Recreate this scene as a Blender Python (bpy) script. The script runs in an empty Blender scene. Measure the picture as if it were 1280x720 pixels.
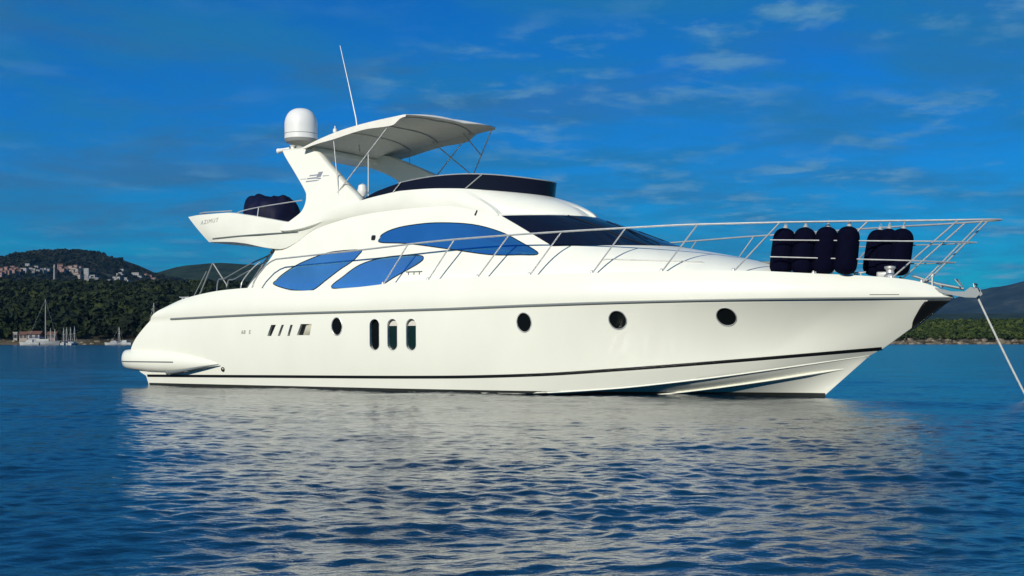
import bpy, bmesh, math, random
import numpy as np
from mathutils import Vector, Matrix

R = math.radians
scene = bpy.context.scene
col = scene.collection

# ------------------------------------------------------------------ camera
EYE = 1.2                                   # eye height above the water, metres
cam_data = bpy.data.cameras.new('camera')
cam = bpy.data.objects.new('camera', cam_data); col.objects.link(cam)
cam.location = (0, 0, EYE); cam.rotation_euler = (R(90), 0, 0)
cam_data.sensor_width = 36.0; cam_data.lens = 45.0
cam_data.shift_y = 67 / 1280
cam_data.clip_start = 0.1; cam_data.clip_end = 30000
scene.camera = cam

# ------------------------------------------------------------------ sun, sky, exposure
SUN = Vector((-0.43, -0.90, 0.0)).normalized() * math.cos(R(25)) + Vector((0, 0, math.sin(R(25))))
sun_data = bpy.data.lights.new('sun', 'SUN'); sun_data.energy = 4.2; sun_data.angle = R(0.53)
sun_data.color = (1.0, 0.95, 0.82)
sun = bpy.data.objects.new('sun', sun_data); col.objects.link(sun)
sun.rotation_euler = SUN.to_track_quat('Z', 'Y').to_euler()
sun.location = SUN * 60

world = bpy.data.worlds.new('World'); scene.world = world; world.use_nodes = True
nt = world.node_tree; nt.nodes.clear()
def wn(kind, **kw):
    n = nt.nodes.new(kind)
    for k, v in kw.items(): setattr(n, k, v)
    return n
sky = wn('ShaderNodeTexSky', sky_type='NISHITA', sun_disc=False, sun_elevation=R(25),
         sun_rotation=math.atan2(SUN.x, SUN.y), altitude=0.0, air_density=1.0, dust_density=0.0, ozone_density=6.0)
SKY_STRENGTH = 0.085
# deep polarised blue: the sky's own radiance, more saturated
hs = wn('ShaderNodeHueSaturation'); hs.inputs['Saturation'].default_value = 1.45; hs.inputs['Value'].default_value = 1.0
nt.links.new(sky.outputs[0], hs.inputs['Color'])
tint = wn('ShaderNodeMix', data_type='RGBA', blend_type='MULTIPLY'); tint.inputs[0].default_value = 1.0
tint.inputs[7].default_value = (0.0, 0.73, 0.98, 1)
nt.links.new(hs.outputs[0], tint.inputs[6])
# thin high cloud, laid out on a flat layer overhead
tc = wn('ShaderNodeTexCoord'); sep = wn('ShaderNodeSeparateXYZ'); nt.links.new(tc.outputs['Generated'], sep.inputs[0])
den = wn('ShaderNodeMath', operation='MAXIMUM'); nt.links.new(sep.outputs['Z'], den.inputs[0]); den.inputs[1].default_value = 0.0
den2 = wn('ShaderNodeMath', operation='ADD'); nt.links.new(den.outputs[0], den2.inputs[0]); den2.inputs[1].default_value = 0.11
dx = wn('ShaderNodeMath', operation='DIVIDE'); nt.links.new(sep.outputs['X'], dx.inputs[0]); nt.links.new(den2.outputs[0], dx.inputs[1])
dy = wn('ShaderNodeMath', operation='DIVIDE'); nt.links.new(sep.outputs['Y'], dy.inputs[0]); nt.links.new(den2.outputs[0], dy.inputs[1])
cv = wn('ShaderNodeCombineXYZ'); nt.links.new(dx.outputs[0], cv.inputs[0]); nt.links.new(dy.outputs[0], cv.inputs[1])
def wnoise(scale, detail, rough, off, sc=(1, 1, 1), dist=0.0):
    mp = wn('ShaderNodeMapping'); mp.inputs['Location'].default_value = off; mp.inputs['Scale'].default_value = sc
    nt.links.new(cv.outputs[0], mp.inputs['Vector'])
    n = wn('ShaderNodeTexNoise'); n.inputs['Scale'].default_value = scale; n.inputs['Detail'].default_value = detail
    n.inputs['Roughness'].default_value = rough; n.inputs['Distortion'].default_value = dist
    nt.links.new(mp.outputs[0], n.inputs['Vector']); return n
def wramp(src, a, b, va=0.0, vb=1.0):
    r = wn('ShaderNodeMapRange', interpolation_type='SMOOTHSTEP'); r.inputs['From Min'].default_value = a; r.inputs['From Max'].default_value = b
    r.inputs['To Min'].default_value = va; r.inputs['To Max'].default_value = vb
    nt.links.new(src, r.inputs['Value']); return r
def wmath(op, a, b):
    m = wn('ShaderNodeMath', operation=op)
    for i, s in enumerate((a, b)):
        if isinstance(s, (int, float)): m.inputs[i].default_value = s
        else: nt.links.new(s, m.inputs[i])
    return m.outputs[0]
puff = wramp(wnoise(5.5, 9, 0.60, (3.1, 1.7, 0), (0.9, 0.9, 1), 0.15).outputs['Fac'], 0.47, 0.70)      # small bright tufts
where = wramp(wnoise(1.3, 3, 0.5, (7.3, 2.2, 0)).outputs['Fac'], 0.38, 0.60)                            # parts of the layer that hold them
veil = wramp(wnoise(2.3, 9, 0.60, (1.2, 9.4, 0), (0.8, 1.0, 1), 0.3).outputs['Fac'], 0.36, 0.66, 0.0, 0.75)  # thin mottled veil
bank = wramp(wnoise(1.7, 8, 0.6, (5.2, 3.4, 0), (0.6, 1.0, 1), 0.5).outputs['Fac'], 0.47, 0.64, 0.0, 0.60)  # greyer banks
rside = wramp(sep.outputs['X'], -0.40, 0.20, 0.25, 1.0)
lside = wramp(sep.outputs['X'], -0.10, 0.20, 1.0, 0.35)
def over(base, fac, c):
    m = wn('ShaderNodeMix', data_type='RGBA'); nt.links.new(fac, m.inputs[0]); nt.links.new(base, m.inputs[6]); m.inputs[7].default_value = (*c, 1); return m.outputs[2]
low = wramp(sep.outputs['Z'], 0.0, 0.18, 0.64, 1.0)          # the band above the horizon is a shade deeper
dim = wn('ShaderNodeMix', data_type='RGBA', blend_type='MULTIPLY'); dim.inputs[0].default_value = 1.0
nt.links.new(tint.outputs[2], dim.inputs[6]); nt.links.new(low.outputs[0], dim.inputs[7])
lo = over(dim.outputs[2], veil.outputs[0], (0.12, 2.05, 4.6))
lo = over(lo, wmath('MULTIPLY', bank.outputs[0], lside.outputs[0]), (0.40, 1.6, 3.4))
tuft = wmath('MULTIPLY', wmath('MULTIPLY', puff.outputs[0], where.outputs[0]), rside.outputs[0])
lo = over(lo, wmath('MULTIPLY', tuft, 0.8), (1.5, 3.7, 5.8))
bg = wn('ShaderNodeBackground'); bg.inputs['Strength'].default_value = SKY_STRENGTH
nt.links.new(lo, bg.inputs['Color'])
wo = wn('ShaderNodeOutputWorld'); nt.links.new(bg.outputs[0], wo.inputs['Surface'])

scene.view_settings.view_transform = 'Standard'; scene.view_settings.look = 'None'
scene.view_settings.exposure = 0.0; scene.view_settings.gamma = 1.0; scene.view_settings.use_curve_mapping = False
scene.cycles.max_bounces = 8; scene.cycles.use_denoising = True
scene.cycles.caustics_reflective = False; scene.cycles.caustics_refractive = False

# ------------------------------------------------------------------ helpers
def tag(o, label=None, cat=None, group=None, kind=None):
    if label: o['label'] = label
    if cat: o['category'] = cat
    if group: o['group'] = group
    if kind: o['kind'] = kind
    return o
def link(name, me, mat, parent=None):
    o = bpy.data.objects.new(name, me); col.objects.link(o)
    for m in (mat if isinstance(mat, (list, tuple)) else [mat]): me.materials.append(m)
    if parent: o.parent = parent
    return o
def empty(name, loc, rz=0.0):
    o = bpy.data.objects.new(name, None); col.objects.link(o); o.location = loc; o.rotation_euler = (0, 0, rz); return o
def children(o): return [c for c in bpy.data.objects if c.parent == o]
def copy_tree(o, parent=None):
    c = o.copy(); col.objects.link(c); c.parent = parent
    for ch in children(o): copy_tree(ch, c)
    return c

def finish(verts, faces, sharp=38, smooth=True, weld=1e-4):
    """mesh with doubles removed, normals outward, edges over `sharp` degrees kept crisp"""
    bm = bmesh.new()
    vs = [bm.verts.new(v) for v in verts]
    for f in faces:
        if len(set(f)) < 3: continue
        try: bm.faces.new([vs[i] for i in f])
        except ValueError: pass
    if weld: bmesh.ops.remove_doubles(bm, verts=bm.verts, dist=weld)
    bmesh.ops.dissolve_degenerate(bm, dist=1e-5, edges=bm.edges)
    bmesh.ops.recalc_face_normals(bm, faces=bm.faces)
    return bm_mesh(bm, sharp, smooth)
def bm_mesh(bm, sharp=38, smooth=True):
    for f in bm.faces: f.smooth = smooth
    if smooth:
        for e in bm.edges:
            if len(e.link_faces) == 2 and e.calc_face_angle(0) > R(sharp): e.smooth = False
    me = bpy.data.meshes.new('mesh'); bm.to_mesh(me); bm.free(); return me

class MB:
    """collects shapes for one mesh"""
    def __init__(s): s.v = []; s.f = []
    def add(s, v, f):
        b = len(s.v); s.v += [tuple(p) for p in v]; s.f += [tuple(i + b for i in q) for q in f]
    def tube(s, pts, r, n=8, closed=False):
        pts = [Vector(p) for p in pts]; N = len(pts); rr = r if isinstance(r, (list, tuple)) else [r] * N
        V = []; up = Vector((0, 0, 1))
        for i, p in enumerate(pts):
            a = pts[(i-1) % N] if (closed or i > 0) else p; b = pts[(i+1) % N] if (closed or i < N-1) else p
            t = (b - a).normalized()
            x = t.cross(up)
            if x.length < 1e-3: x = t.cross(Vector((1, 0, 0)))
            x.normalize(); y = x.cross(t)
            V += [p + (x * math.cos(q) + y * math.sin(q)) * rr[i] for q in (2 * math.pi * k / n for k in range(n))]
        Fc = []
        for i in range(N if closed else N - 1):
            j = (i + 1) % N
            for k in range(n): Fc.append((i*n+k, i*n+(k+1) % n, j*n+(k+1) % n, j*n+k))
        if not closed: Fc += [tuple(range(n)), tuple((N-1)*n + k for k in reversed(range(n)))]
        s.add(V, Fc); return s
    def box(s, c, d, rz=0.0, bev=0.0):
        bm = bmesh.new(); bmesh.ops.create_cube(bm, size=1)
        for v in bm.verts: v.co = Vector((v.co.x*d[0], v.co.y*d[1], v.co.z*d[2]))
        if bev: bmesh.ops.bevel(bm, geom=list(bm.edges), offset=bev, segments=3, affect='EDGES', profile=0.6)
        M = Matrix.Translation(c) @ Matrix.Rotation(rz, 4, 'Z')
        bm.verts.ensure_lookup_table(); idx = {v: i for i, v in enumerate(bm.verts)}
        s.add([M @ v.co for v in bm.verts], [tuple(idx[v] for v in f.verts) for f in bm.faces]); bm.free(); return s
    def lathe(s, prof, c=(0, 0, 0), n=24, axis=None):
        """prof: (radius, height) list, closed at both ends on the axis"""
        V = []; Fc = []; c = Vector(c)
        q = Vector(axis).to_track_quat('Z', 'Y') if axis else None
        for r_, z_ in prof:
            for k in range(n):
                p = Vector((r_*math.cos(2*math.pi*k/n), r_*math.sin(2*math.pi*k/n), z_))
                V.append(c + (q @ p if q else p))
        m = len(prof)
        for i in range(m-1):
            for k in range(n): Fc.append((i*n+k, i*n+(k+1) % n, (i+1)*n+(k+1) % n, (i+1)*n+k))
        if prof[0][0] > 1e-4: Fc.append(tuple(reversed(range(n))))
        if prof[-1][0] > 1e-4: Fc.append(tuple((m-1)*n+k for k in range(n)))
        s.add(V, Fc); return s
    def prism(s, poly, fa, fb):
        """polygon with two end faces: fa(p) and fb(p) give the 3-D points"""
        n = len(poly); V = [fa(p) for p in poly] + [fb(p) for p in poly]
        s.add(V, [tuple(range(n)), tuple(reversed(range(n, 2*n)))] + [(k, (k+1) % n, n+(k+1) % n, n+k) for k in range(n)]); return s
    def build(s, name, mat, parent=None, sharp=38, smooth=True, weld=1e-4):
        return link(name, finish(s.v, s.f, sharp, smooth, weld), mat, parent)

def curve_pts(pts, n=8, closed=False):
    """Catmull-Rom through pts"""
    P = [np.array(p, float) for p in pts]; N = len(P); out = []
    for i in range(N if closed else N-1):
        p0 = P[(i-1) % N] if (closed or i > 0) else 2*P[0]-P[1]; p1 = P[i]; p2 = P[(i+1) % N]
        p3 = P[(i+2) % N] if (closed or i < N-2) else 2*P[-1]-P[-2]
        for k in range(n):
            t = k/n
            out.append(0.5*((2*p1) + (p2-p0)*t + (2*p0-5*p1+4*p2-p3)*t*t + (3*p1-p0-3*p2+p3)*t**3))
    if not closed: out.append(P[-1])
    return [tuple(float(a) for a in p) for p in out]

# ------------------------------------------------------------------ materials
def mat(name, color, rough=0.5, metal=0.0, spec=0.5, coat=0.0, var=0.0, vscale=3.0, bump=0.0, bscale=40.0, stretch=(1, 1, 1)):
    m = bpy.data.materials.new(name); m.use_nodes = True; t = m.node_tree; p = t.nodes['Principled BSDF']
    p.inputs['Base Color'].default_value = (*color, 1); p.inputs['Roughness'].default_value = rough
    p.inputs['Metallic'].default_value = metal; p.inputs['Specular IOR Level'].default_value = spec
    p.inputs['Coat Weight'].default_value = coat; p.inputs['Coat Roughness'].default_value = 0.08
    c = t.nodes.new('ShaderNodeTexCoord'); mp = t.nodes.new('ShaderNodeMapping'); mp.inputs['Scale'].default_value = stretch
    t.links.new(c.outputs['Object'], mp.inputs['Vector'])
    if var:
        n = t.nodes.new('ShaderNodeTexNoise'); n.inputs['Scale'].default_value = vscale; n.inputs['Detail'].default_value = 6
        t.links.new(mp.outputs[0], n.inputs['Vector'])
        r = t.nodes.new('ShaderNodeMapRange'); r.inputs['From Min'].default_value = 0.3; r.inputs['From Max'].default_value = 0.7
        r.inputs['To Min'].default_value = 1 - var; r.inputs['To Max'].default_value = 1 + var * 0.4
        t.links.new(n.outputs['Fac'], r.inputs['Value'])
        x = t.nodes.new('ShaderNodeMix'); x.data_type = 'RGBA'; x.blend_type = 'MULTIPLY'; x.inputs[0].default_value = 1
        x.inputs[6].default_value = (*color, 1); t.links.new(r.outputs[0], x.inputs[7]); t.links.new(x.outputs[2], p.inputs['Base Color'])
        rr = t.nodes.new('ShaderNodeMapRange'); rr.inputs['To Min'].default_value = max(0, rough - 0.06); rr.inputs['To Max'].default_value = min(1, rough + 0.08)
        t.links.new(n.outputs['Fac'], rr.inputs['Value']); t.links.new(rr.outputs[0], p.inputs['Roughness'])
    if bump:
        n2 = t.nodes.new('ShaderNodeTexNoise'); n2.inputs['Scale'].default_value = bscale; n2.inputs['Detail'].default_value = 4
        t.links.new(mp.outputs[0], n2.inputs['Vector'])
        b = t.nodes.new('ShaderNodeBump'); b.inputs['Strength'].default_value = bump; b.inputs['Distance'].default_value = 0.02
        t.links.new(n2.outputs['Fac'], b.inputs['Height']); t.links.new(b.outputs[0], p.inputs['Normal'])
    return m
M = dict(
    gelcoat=mat('white_gelcoat', (0.81, 0.81, 0.71), 0.30, coat=0.3, var=0.025, vscale=1.5, stretch=(1, 1, 0.4)),
    moulding=mat('white_moulding', (0.81, 0.81, 0.72), 0.34, coat=0.2, var=0.04, vscale=2.0),
    black=mat('black_paint', (0.006, 0.007, 0.008), 0.35),
    antifoul=mat('antifouling', (0.012, 0.016, 0.014), 0.8, var=0.5, vscale=5),
    seam=mat('grey_seam', (0.13, 0.15, 0.15), 0.5),
    rubber=mat('grey_rubber', (0.17, 0.19, 0.19), 0.45),
    steel=mat('stainless_steel', (0.60, 0.60, 0.58), 0.38, metal=0.55, var=0.1, vscale=8),
    alloy=mat('white_alloy', (0.72, 0.72, 0.68), 0.4),
    window=mat('blue_tinted_glass', (0.075, 0.36, 0.76), 0.06, metal=0.8, bump=0.25, bscale=1.3, var=0.18, vscale=0.5), window_low=mat('painted_sheen_glass', (0.19, 0.54, 0.90), 0.06, metal=0.8, bump=0.3, bscale=1.5, var=0.25, vscale=0.6),  # mottling and the paler lower panes paint sky reflections into the glass colour
    dull_steel=mat('dull_steel', (0.24, 0.26, 0.27), 0.4, metal=0.5),
    dark_glass=mat('dark_glass', (0.006, 0.008, 0.02), 0.05, spec=0.5),
    smoke=mat('smoked_acrylic', (0.008, 0.009, 0.020), 0.10, spec=0.2),
    port_glass=mat('porthole_glass', (0.005, 0.007, 0.008), 0.03, spec=0.04),
    green_glass=mat('green_glass', (0.006, 0.020, 0.018), 0.12, spec=0.4),
    pane_glint=mat('painted_glint', (0.6, 0.58, 0.52), 0.7),
    canvas=mat('canvas', (0.76, 0.74, 0.67), 0.9, var=0.06, vscale=6, bump=0.15, bscale=120),
    navy=mat('navy_fabric', (0.0020, 0.0024, 0.013), 0.9, var=0.3, vscale=9, bump=0.3, bscale=60, spec=0.06),
    navy_cover=mat('navy_cover', (0.005, 0.007, 0.030), 0.6, var=0.35, vscale=7, bump=0.4, bscale=18, spec=0.15),
    eye=mat('fender_eye', (0.34, 0.36, 0.36), 0.5), beige_paint=mat('beige_paint', (0.52, 0.50, 0.40), 0.6), far_white=mat('greyed_white', (0.40, 0.41, 0.41), 0.6, var=0.15, vscale=1.5),  # moored boats get a greyer, mottled white
    rope=mat('white_rope', (0.55, 0.56, 0.53), 0.9, var=0.25, vscale=25, bump=0.6, bscale=70),
    letter=mat('grey_lettering', (0.23, 0.24, 0.23), 0.5),
    pale_letter=mat('pale_grey_lettering', (0.42, 0.43, 0.40), 0.5),
    bluegrey=mat('blue_grey_emblem', (0.22, 0.23, 0.28), 0.5),
    dome=mat('dome_plastic', (0.74, 0.74, 0.72), 0.45),
    grey_ring=mat('grey_ring', (0.25, 0.26, 0.25), 0.5),
    beige=mat('beige_upholstery', (0.5, 0.47, 0.40), 0.8),
)

HAZE = 2.6e-5
def pchip(xs, ys):
    """monotone cubic through (xs, ys)"""
    xs = np.asarray(xs, float); ys = np.asarray(ys, float)
    h = np.diff(xs); d = np.diff(ys) / h
    m = np.zeros(len(xs))
    for i in range(1, len(xs) - 1):
        if d[i-1] * d[i] > 0:
            w1 = 2*h[i] + h[i-1]; w2 = h[i] + 2*h[i-1]
            m[i] = (w1 + w2) / (w1/d[i-1] + w2/d[i])
    m[0], m[-1] = d[0], d[-1]
    def fn(x):
        x = np.clip(np.asarray(x, float), xs[0], xs[-1])
        i = np.clip(np.searchsorted(xs, x) - 1, 0, len(h) - 1)
        t = (x - xs[i]) / h[i]
        return ((2*t**3 - 3*t**2 + 1)*ys[i] + (t**3 - 2*t**2 + t)*h[i]*m[i]
                + (-2*t**3 + 3*t**2)*ys[i+1] + (t**3 - t**2)*h[i]*m[i+1])
    return fn

# ---- hull lines: station u (m forward of the transom), half breadth v, height z
KEEL_Z = pchip([-0.2, 11, 14, 16.4, 17.99], [-0.75, -0.8, -0.62, -0.3, 0.0])
CHINE_V = pchip([-0.3, 3, 8, 11, 13, 15, 16.6, 17.8, 19.0], [2.28, 2.36, 2.4, 2.26, 1.96, 1.48, 0.98, 0.52, 0.015])
CHINE_Z = pchip([-0.3, 9, 11.5, 13.5, 15.5, 17.3, 19.0], [-0.06, -0.04, 0.0, 0.12, 0.35, 0.62, 0.9])
STRIPE_V = pchip([-0.3, 3, 8, 11, 13, 15, 16.8, 18.2, 19.28], [2.36, 2.44, 2.48, 2.38, 2.12, 1.66, 1.08, 0.54, 0.015])
STRIPE_Z = pchip([-0.3, 4, 9.6, 12, 14, 16.5, 19.28], [0.26, 0.3, 0.36, 0.44, 0.58, 0.79, 1.05])
RAIL_V = pchip([-0.9, 0, 3, 8, 11, 13, 15, 17, 18.5, 19.7, 20.35, 20.75], [2.34, 2.42, 2.56, 2.62, 2.56, 2.42, 2.12, 1.62, 1.1, 0.58, 0.25, 0.015])
RAIL_Z = pchip([-0.9, 0.8, 4.3, 9.7, 12, 14.5, 17, 20.75], [1.76, 1.81, 1.9, 1.965, 2.02, 2.07, 2.10, 2.12])
TOP_V = pchip([-0.9, 0, 3, 8, 11, 13, 15, 17, 18.5, 19.6, 20.2, 20.72], [2.2, 2.28, 2.42, 2.47, 2.41, 2.26, 1.95, 1.45, 0.94, 0.45, 0.18, 0.012])
TOP_Z = pchip([0.5, 0.8, 1.3, 2.7, 3.6, 4.3, 5.3, 7.0, 8.6, 10.5, 13.4, 15, 16.6, 18.1, 19.35, 19.8, 20.1, 20.33, 20.5, 20.72], [2.16, 2.27, 2.39, 2.565, 2.60, 2.55, 2.49, 2.54, 2.655, 2.71, 2.738, 2.745, 2.73, 2.65, 2.57, 2.52, 2.46, 2.38, 2.29, 2.16])
KEEL_U, CHINE_U, STRIPE_U, RAIL_U, TOP_U = (-0.05, 17.99), (-0.2, 19.0), (-0.25, 19.28), (-0.02, 20.75), (0.52, 20.72)
NS = 150
SS = np.linspace(0, 1, NS) ** 0.92

def hull_line(lv):
    """lv 0 keel, 1 chine, 2 stripe, 3 rail, 4 bulwark top -> u, v, z arrays along the length"""
    def base(k):
        ur = (KEEL_U, CHINE_U, STRIPE_U, RAIL_U, TOP_U)[k]
        u = ur[0] + SS * (ur[1] - ur[0])
        v = (lambda u: 0*u, CHINE_V, STRIPE_V, RAIL_V, TOP_V)[k](u)
        z = (KEEL_Z, CHINE_Z, STRIPE_Z, RAIL_Z, TOP_Z)[k](u)
        return u, v, z
    k = min(int(lv), 3); t = lv - k
    a, b = base(k), base(k + 1)
    u, v, z = (a[i] + (b[i] - a[i]) * t for i in range(3))
    bow = np.clip((u - 10) / 7, 0, 1) * np.clip((20.75 - u) / 1.5, 0, 1)
    hump = 4 * t * (1 - t)
    if k == 0: v = v + hump * 0.05 * np.clip(v, 0, 1)
    if k == 2: v = v - hump * 0.13 * bow * np.clip(v, 0, 1) + hump * 0.05 * (1 - bow)
    if k == 3: v = v + hump * 0.075 * np.clip(v * 2, 0, 1); 
    if k == 2:   # the wing at the stern sweeps aft of the straight line between its ends
        u = u - 0.62 * np.sin(np.pi * t ** 0.8) * np.clip(1 - (SS / 0.12), 0, 1) ** 2
    if k == 3:
        u = u - 0.10 * hump * np.clip(1 - (SS / 0.1), 0, 1) ** 2
    return u, v, z

_ROWS = [hull_line(l) for l in np.linspace(0, 4, 97)]
def hull_v(u, z):
    """half breadth of the hull side at station u, height z"""
    zz, vv = [], []
    for (ru, rv, rz) in _ROWS:
        if u <= ru[-1]:
            zz.append(np.interp(u, ru, rz)); vv.append(np.interp(u, ru, rv))
    o = np.argsort(zz)
    return float(np.interp(z, np.array(zz)[o], np.array(vv)[o]))

# ---- deckhouse
HOUSE_N = pchip([2.3, 2.6, 2.95, 3.2, 3.41, 4.01, 4.44, 4.7], [18.3, 17.9, 16.8, 15.7, 14.65, 12.95, 11.72, 11.0])   # nose
HOUSE_S = pchip([2.3, 2.6, 3.2, 3.4, 4.2, 4.7], [12.5, 12.0, 10.8, 10.3, 8.8, 7.9])             # where the side starts to round
HOUSE_W = pchip([2.3, 2.6, 3.4, 4.2, 4.7], [2.12, 2.1, 1.97, 1.79, 1.66])
def house_v(u, z):
    n, s, w = float(HOUSE_N(z)), float(HOUSE_S(z)), float(HOUSE_W(z))
    w = w * (1 - 0.03 * max(0, (7 - u) / 4) ** 2)
    if u <= s: return w
    t = min(1, (u - s) / (n - s))
    return w * max(0, 1 - t ** 2.2) ** 0.5

# ================================================================== THE YACHT
# yacht axes: x forward, y to port, z up; starboard half breadths are negative y
yacht = empty('motor_yacht', (-8.6965, 37.2298, 0.0), R(-30))
tag(yacht, 'large white flybridge motor yacht with blue tinted windows lying at anchor', 'yacht')
def S(u, v, z): return (u, -v, z)

def mirror_loft(rows, cap_aft=True, close_ends=True, nose=True):
    """rows of starboard (u,v,z) arrays -> both sides, first and last row lying on the centreline"""
    nr, nc = len(rows), len(rows[0]); V = []; Fc = []
    for sgn in (1, -1):
        for r_ in rows: V += [(p[0], -sgn * p[1], p[2]) for p in r_]
    def ix(s_, r_, c_): return s_*nr*nc + r_*nc + c_
    for s_ in (0, 1):
        for r_ in range(nr-1):
            for c_ in range(nc-1): Fc.append((ix(s_, r_, c_), ix(s_, r_, c_+1), ix(s_, r_+1, c_+1), ix(s_, r_+1, c_)))
    if cap_aft:
        for r_ in range(nr-1): Fc.append((ix(0, r_, 0), ix(0, r_+1, 0), ix(1, r_+1, 0), ix(1, r_, 0)))
    if nose:
        for r_ in range(nr-1): Fc.append((ix(0, r_, nc-1), ix(0, r_+1, nc-1), ix(1, r_+1, nc-1), ix(1, r_, nc-1)))
    return V, Fc

# ---- hull shell: keel, chine, topsides, bulwark, deck
rows = []
lv = list(np.linspace(0, 1, 7)) + list(np.linspace(1, 2, 5))[1:] + list(np.linspace(2, 3, 19))[1:] + list(np.linspace(3, 4, 13))[1:]
for l in lv:
    u, v, z = hull_line(l); rows.append([(a, max(b, 0.0), c) for a, b, c in zip(u, v, z)])
top = rows[-1]
inner = [(a, max(b - 0.09, 0.0), c + 0.004) for a, b, c in top]
def deck_z(u, zt): return zt - 0.07 if u > 4.2 else (zt - 0.07) * max(0, (u - 3.4) / 0.8) + 1.45 * (1 - max(0, (u - 3.4) / 0.8)) if u > 3.4 else 1.45
deck_edge = [(a, b * 0.995, deck_z(a, c)) for (a, b, c) in inner]
mid = [(a, b * 0.5, c + 0.02) for a, b, c in deck_edge]
cen = [(a, 0.0, c + 0.03) for a, b, c in deck_edge]
rows += [inner, deck_edge, mid, cen]
V, Fc = mirror_loft(rows)
hull = link('hull', finish(V, Fc, 32, True, 2e-4), M['gelcoat'], yacht)

def ell(cu, cz, a, b, n=28, sup=2.0):
    out = []
    for k in range(n):
        q = 2*math.pi*k/n; c, s_ = math.cos(q), math.sin(q)
        out.append((cu + a*abs(c)**(2/sup)*np.sign(c), cz + b*abs(s_)**(2/sup)*np.sign(s_)))
    return out
def capsule(cu, cz, a, b, n=10, lean=0.0):
    pts = [(cu + a*math.cos(math.pi*k/n), cz + (b-a) + a*math.sin(math.pi*k/n)) for k in range(n+1)]
    pts += [(cu - a*math.cos(math.pi*k/n), cz - (b-a) - a*math.sin(math.pi*k/n)) for k in range(n+1)]
    return [(p[0] + lean*(p[1]-cz), p[1]) for p in pts]
SLOTS = [capsule(7.686, 1.370, 0.150, 0.385, lean=0.03), capsule(8.216, 1.369, 0.150, 0.385, lean=0.03), capsule(8.760, 1.367, 0.148, 0.385, lean=0.03)]
PORTS = [ell(6.544, 1.576, 0.160, 0.215), ell(11.788, 1.638, 0.175, 0.215), ell(13.996, 1.678, 0.192, 0.200), ell(16.318, 1.737, 0.198, 0.188)]
VENTS = [[(4.28, 1.344), (4.419, 1.63), (4.58, 1.629), (4.414, 1.343)], [(4.628, 1.343), (4.767, 1.628), (4.847, 1.627), (4.708, 1.343)],
         [(4.947, 1.342), (5.058, 1.626), (5.137, 1.625), (5.026, 1.342)], [(5.262, 1.362), (5.398, 1.644), (5.76, 1.641), (5.677, 1.361)]]
HV = {}
def hv(p):
    k = (round(p[0], 4), round(p[1], 4))
    if k not in HV: HV[k] = hull_v(*k)
    return HV[k]
cut = MB()
for sgn in (1, -1):
    for poly, d in [(q, 0.13) for q in SLOTS] + [(q, 0.055) for q in PORTS] + [(q, 0.10) for q in VENTS]:
        if len(poly) == 4: poly = [tuple(np.array(poly[k]) + (np.array(poly[(k+1) % 4]) - np.array(poly[k]))*t) for k in range(4) for t in (0.0, 0.5)]
        cut.prism(poly, lambda p: (p[0], -sgn*(hv(p) + 0.2), p[1]), lambda p: (p[0], -sgn*(hv(p) - d), p[1]))
cutter = cut.build('cutter', M['gelcoat'], yacht, weld=0)
bo = hull.modifiers.new('openings', 'BOOLEAN'); bo.operation = 'DIFFERENCE'; bo.object = cutter; bo.solver = 'EXACT'
dg = bpy.context.evaluated_depsgraph_get()
cutm = bpy.data.meshes.new_from_object(hull.evaluated_get(dg))
hull.modifiers.clear(); hull.data = cutm
bpy.data.objects.remove(cutter)
bm = bmesh.new(); bm.from_mesh(cutm)
bmesh.ops.triangulate(bm, faces=[f for f in bm.faces if len(f.verts) > 4])
for e in bm.edges:
    e.smooth = not (len(e.link_faces) == 2 and e.calc_face_angle(0) > R(32))
for f in bm.faces: f.smooth = True
bm.to_mesh(cutm); bm.free()

def patch(poly, surf, off, name, m, parent, side=1, nu=40, nv=12, thick=0.02):
    """panel following surf(u, z) inside the outline poly (one z span per u), off metres proud, with a rim going in"""
    P = np.array(poly); us = P[:, 0]; lo, hi = us.min(), us.max()
    U = lo + (hi-lo) * (0.5 - 0.5*np.cos(np.linspace(0.035, math.pi-0.035, nu))); V = []
    for u in U:
        zs = []
        for a, b in zip(P, np.roll(P, -1, 0)):
            if (a[0] <= u < b[0]) or (b[0] <= u < a[0]): zs.append(a[1] + (b[1]-a[1])*(u-a[0])/(b[0]-a[0]))
        z0, z1 = min(zs), max(zs)
        for z in np.linspace(z0, z1, nv): V.append((u, z))
    Vo = [(u, -side*(surf(u, z) + off), z) for u, z in V]; Vi = [(u, -side*(surf(u, z) + off - thick), z) for u, z in V]
    Fc = []; n = len(V)
    for i in range(nu-1):
        for j in range(nv-1):
            a, b, c, d = i*nv+j, (i+1)*nv+j, (i+1)*nv+j+1, i*nv+j+1
            Fc += [(a, b, c, d), (n+d, n+c, n+b, n+a)]
    ring = [i*nv for i in range(nu)] + [(nu-1)*nv+j for j in range(1, nv)] + [i*nv+nv-1 for i in range(nu-2, -1, -1)] + [j for j in range(nv-2, 0, -1)]
    for a, b in zip(ring, ring[1:] + ring[:1]): Fc.append((a, n+a, n+b, b))
    return link(name, finish(Vo + Vi, Fc, 40, True, 1e-5), m, parent)
def ring_on(poly, surf, off, r, name, m, parent, side=1):
    mb = MB(); mb.tube([(p[0], -side*(surf(*p) + off), p[1]) for p in poly], r, 6, closed=True)
    return mb.build(name, m, parent)
def grow(poly, d):
    P = np.array(poly); n = len(P); out = []
    area = 0.5*np.sum(P[:, 0]*np.roll(P[:, 1], -1) - np.roll(P[:, 0], -1)*P[:, 1]); sg = 1 if area > 0 else -1
    for i in range(n):
        t = P[(i+1) % n] - P[i-1]; t = t/np.linalg.norm(t); out.append(tuple(P[i] + sg*d*np.array([t[1], -t[0]])))
    return out
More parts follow.
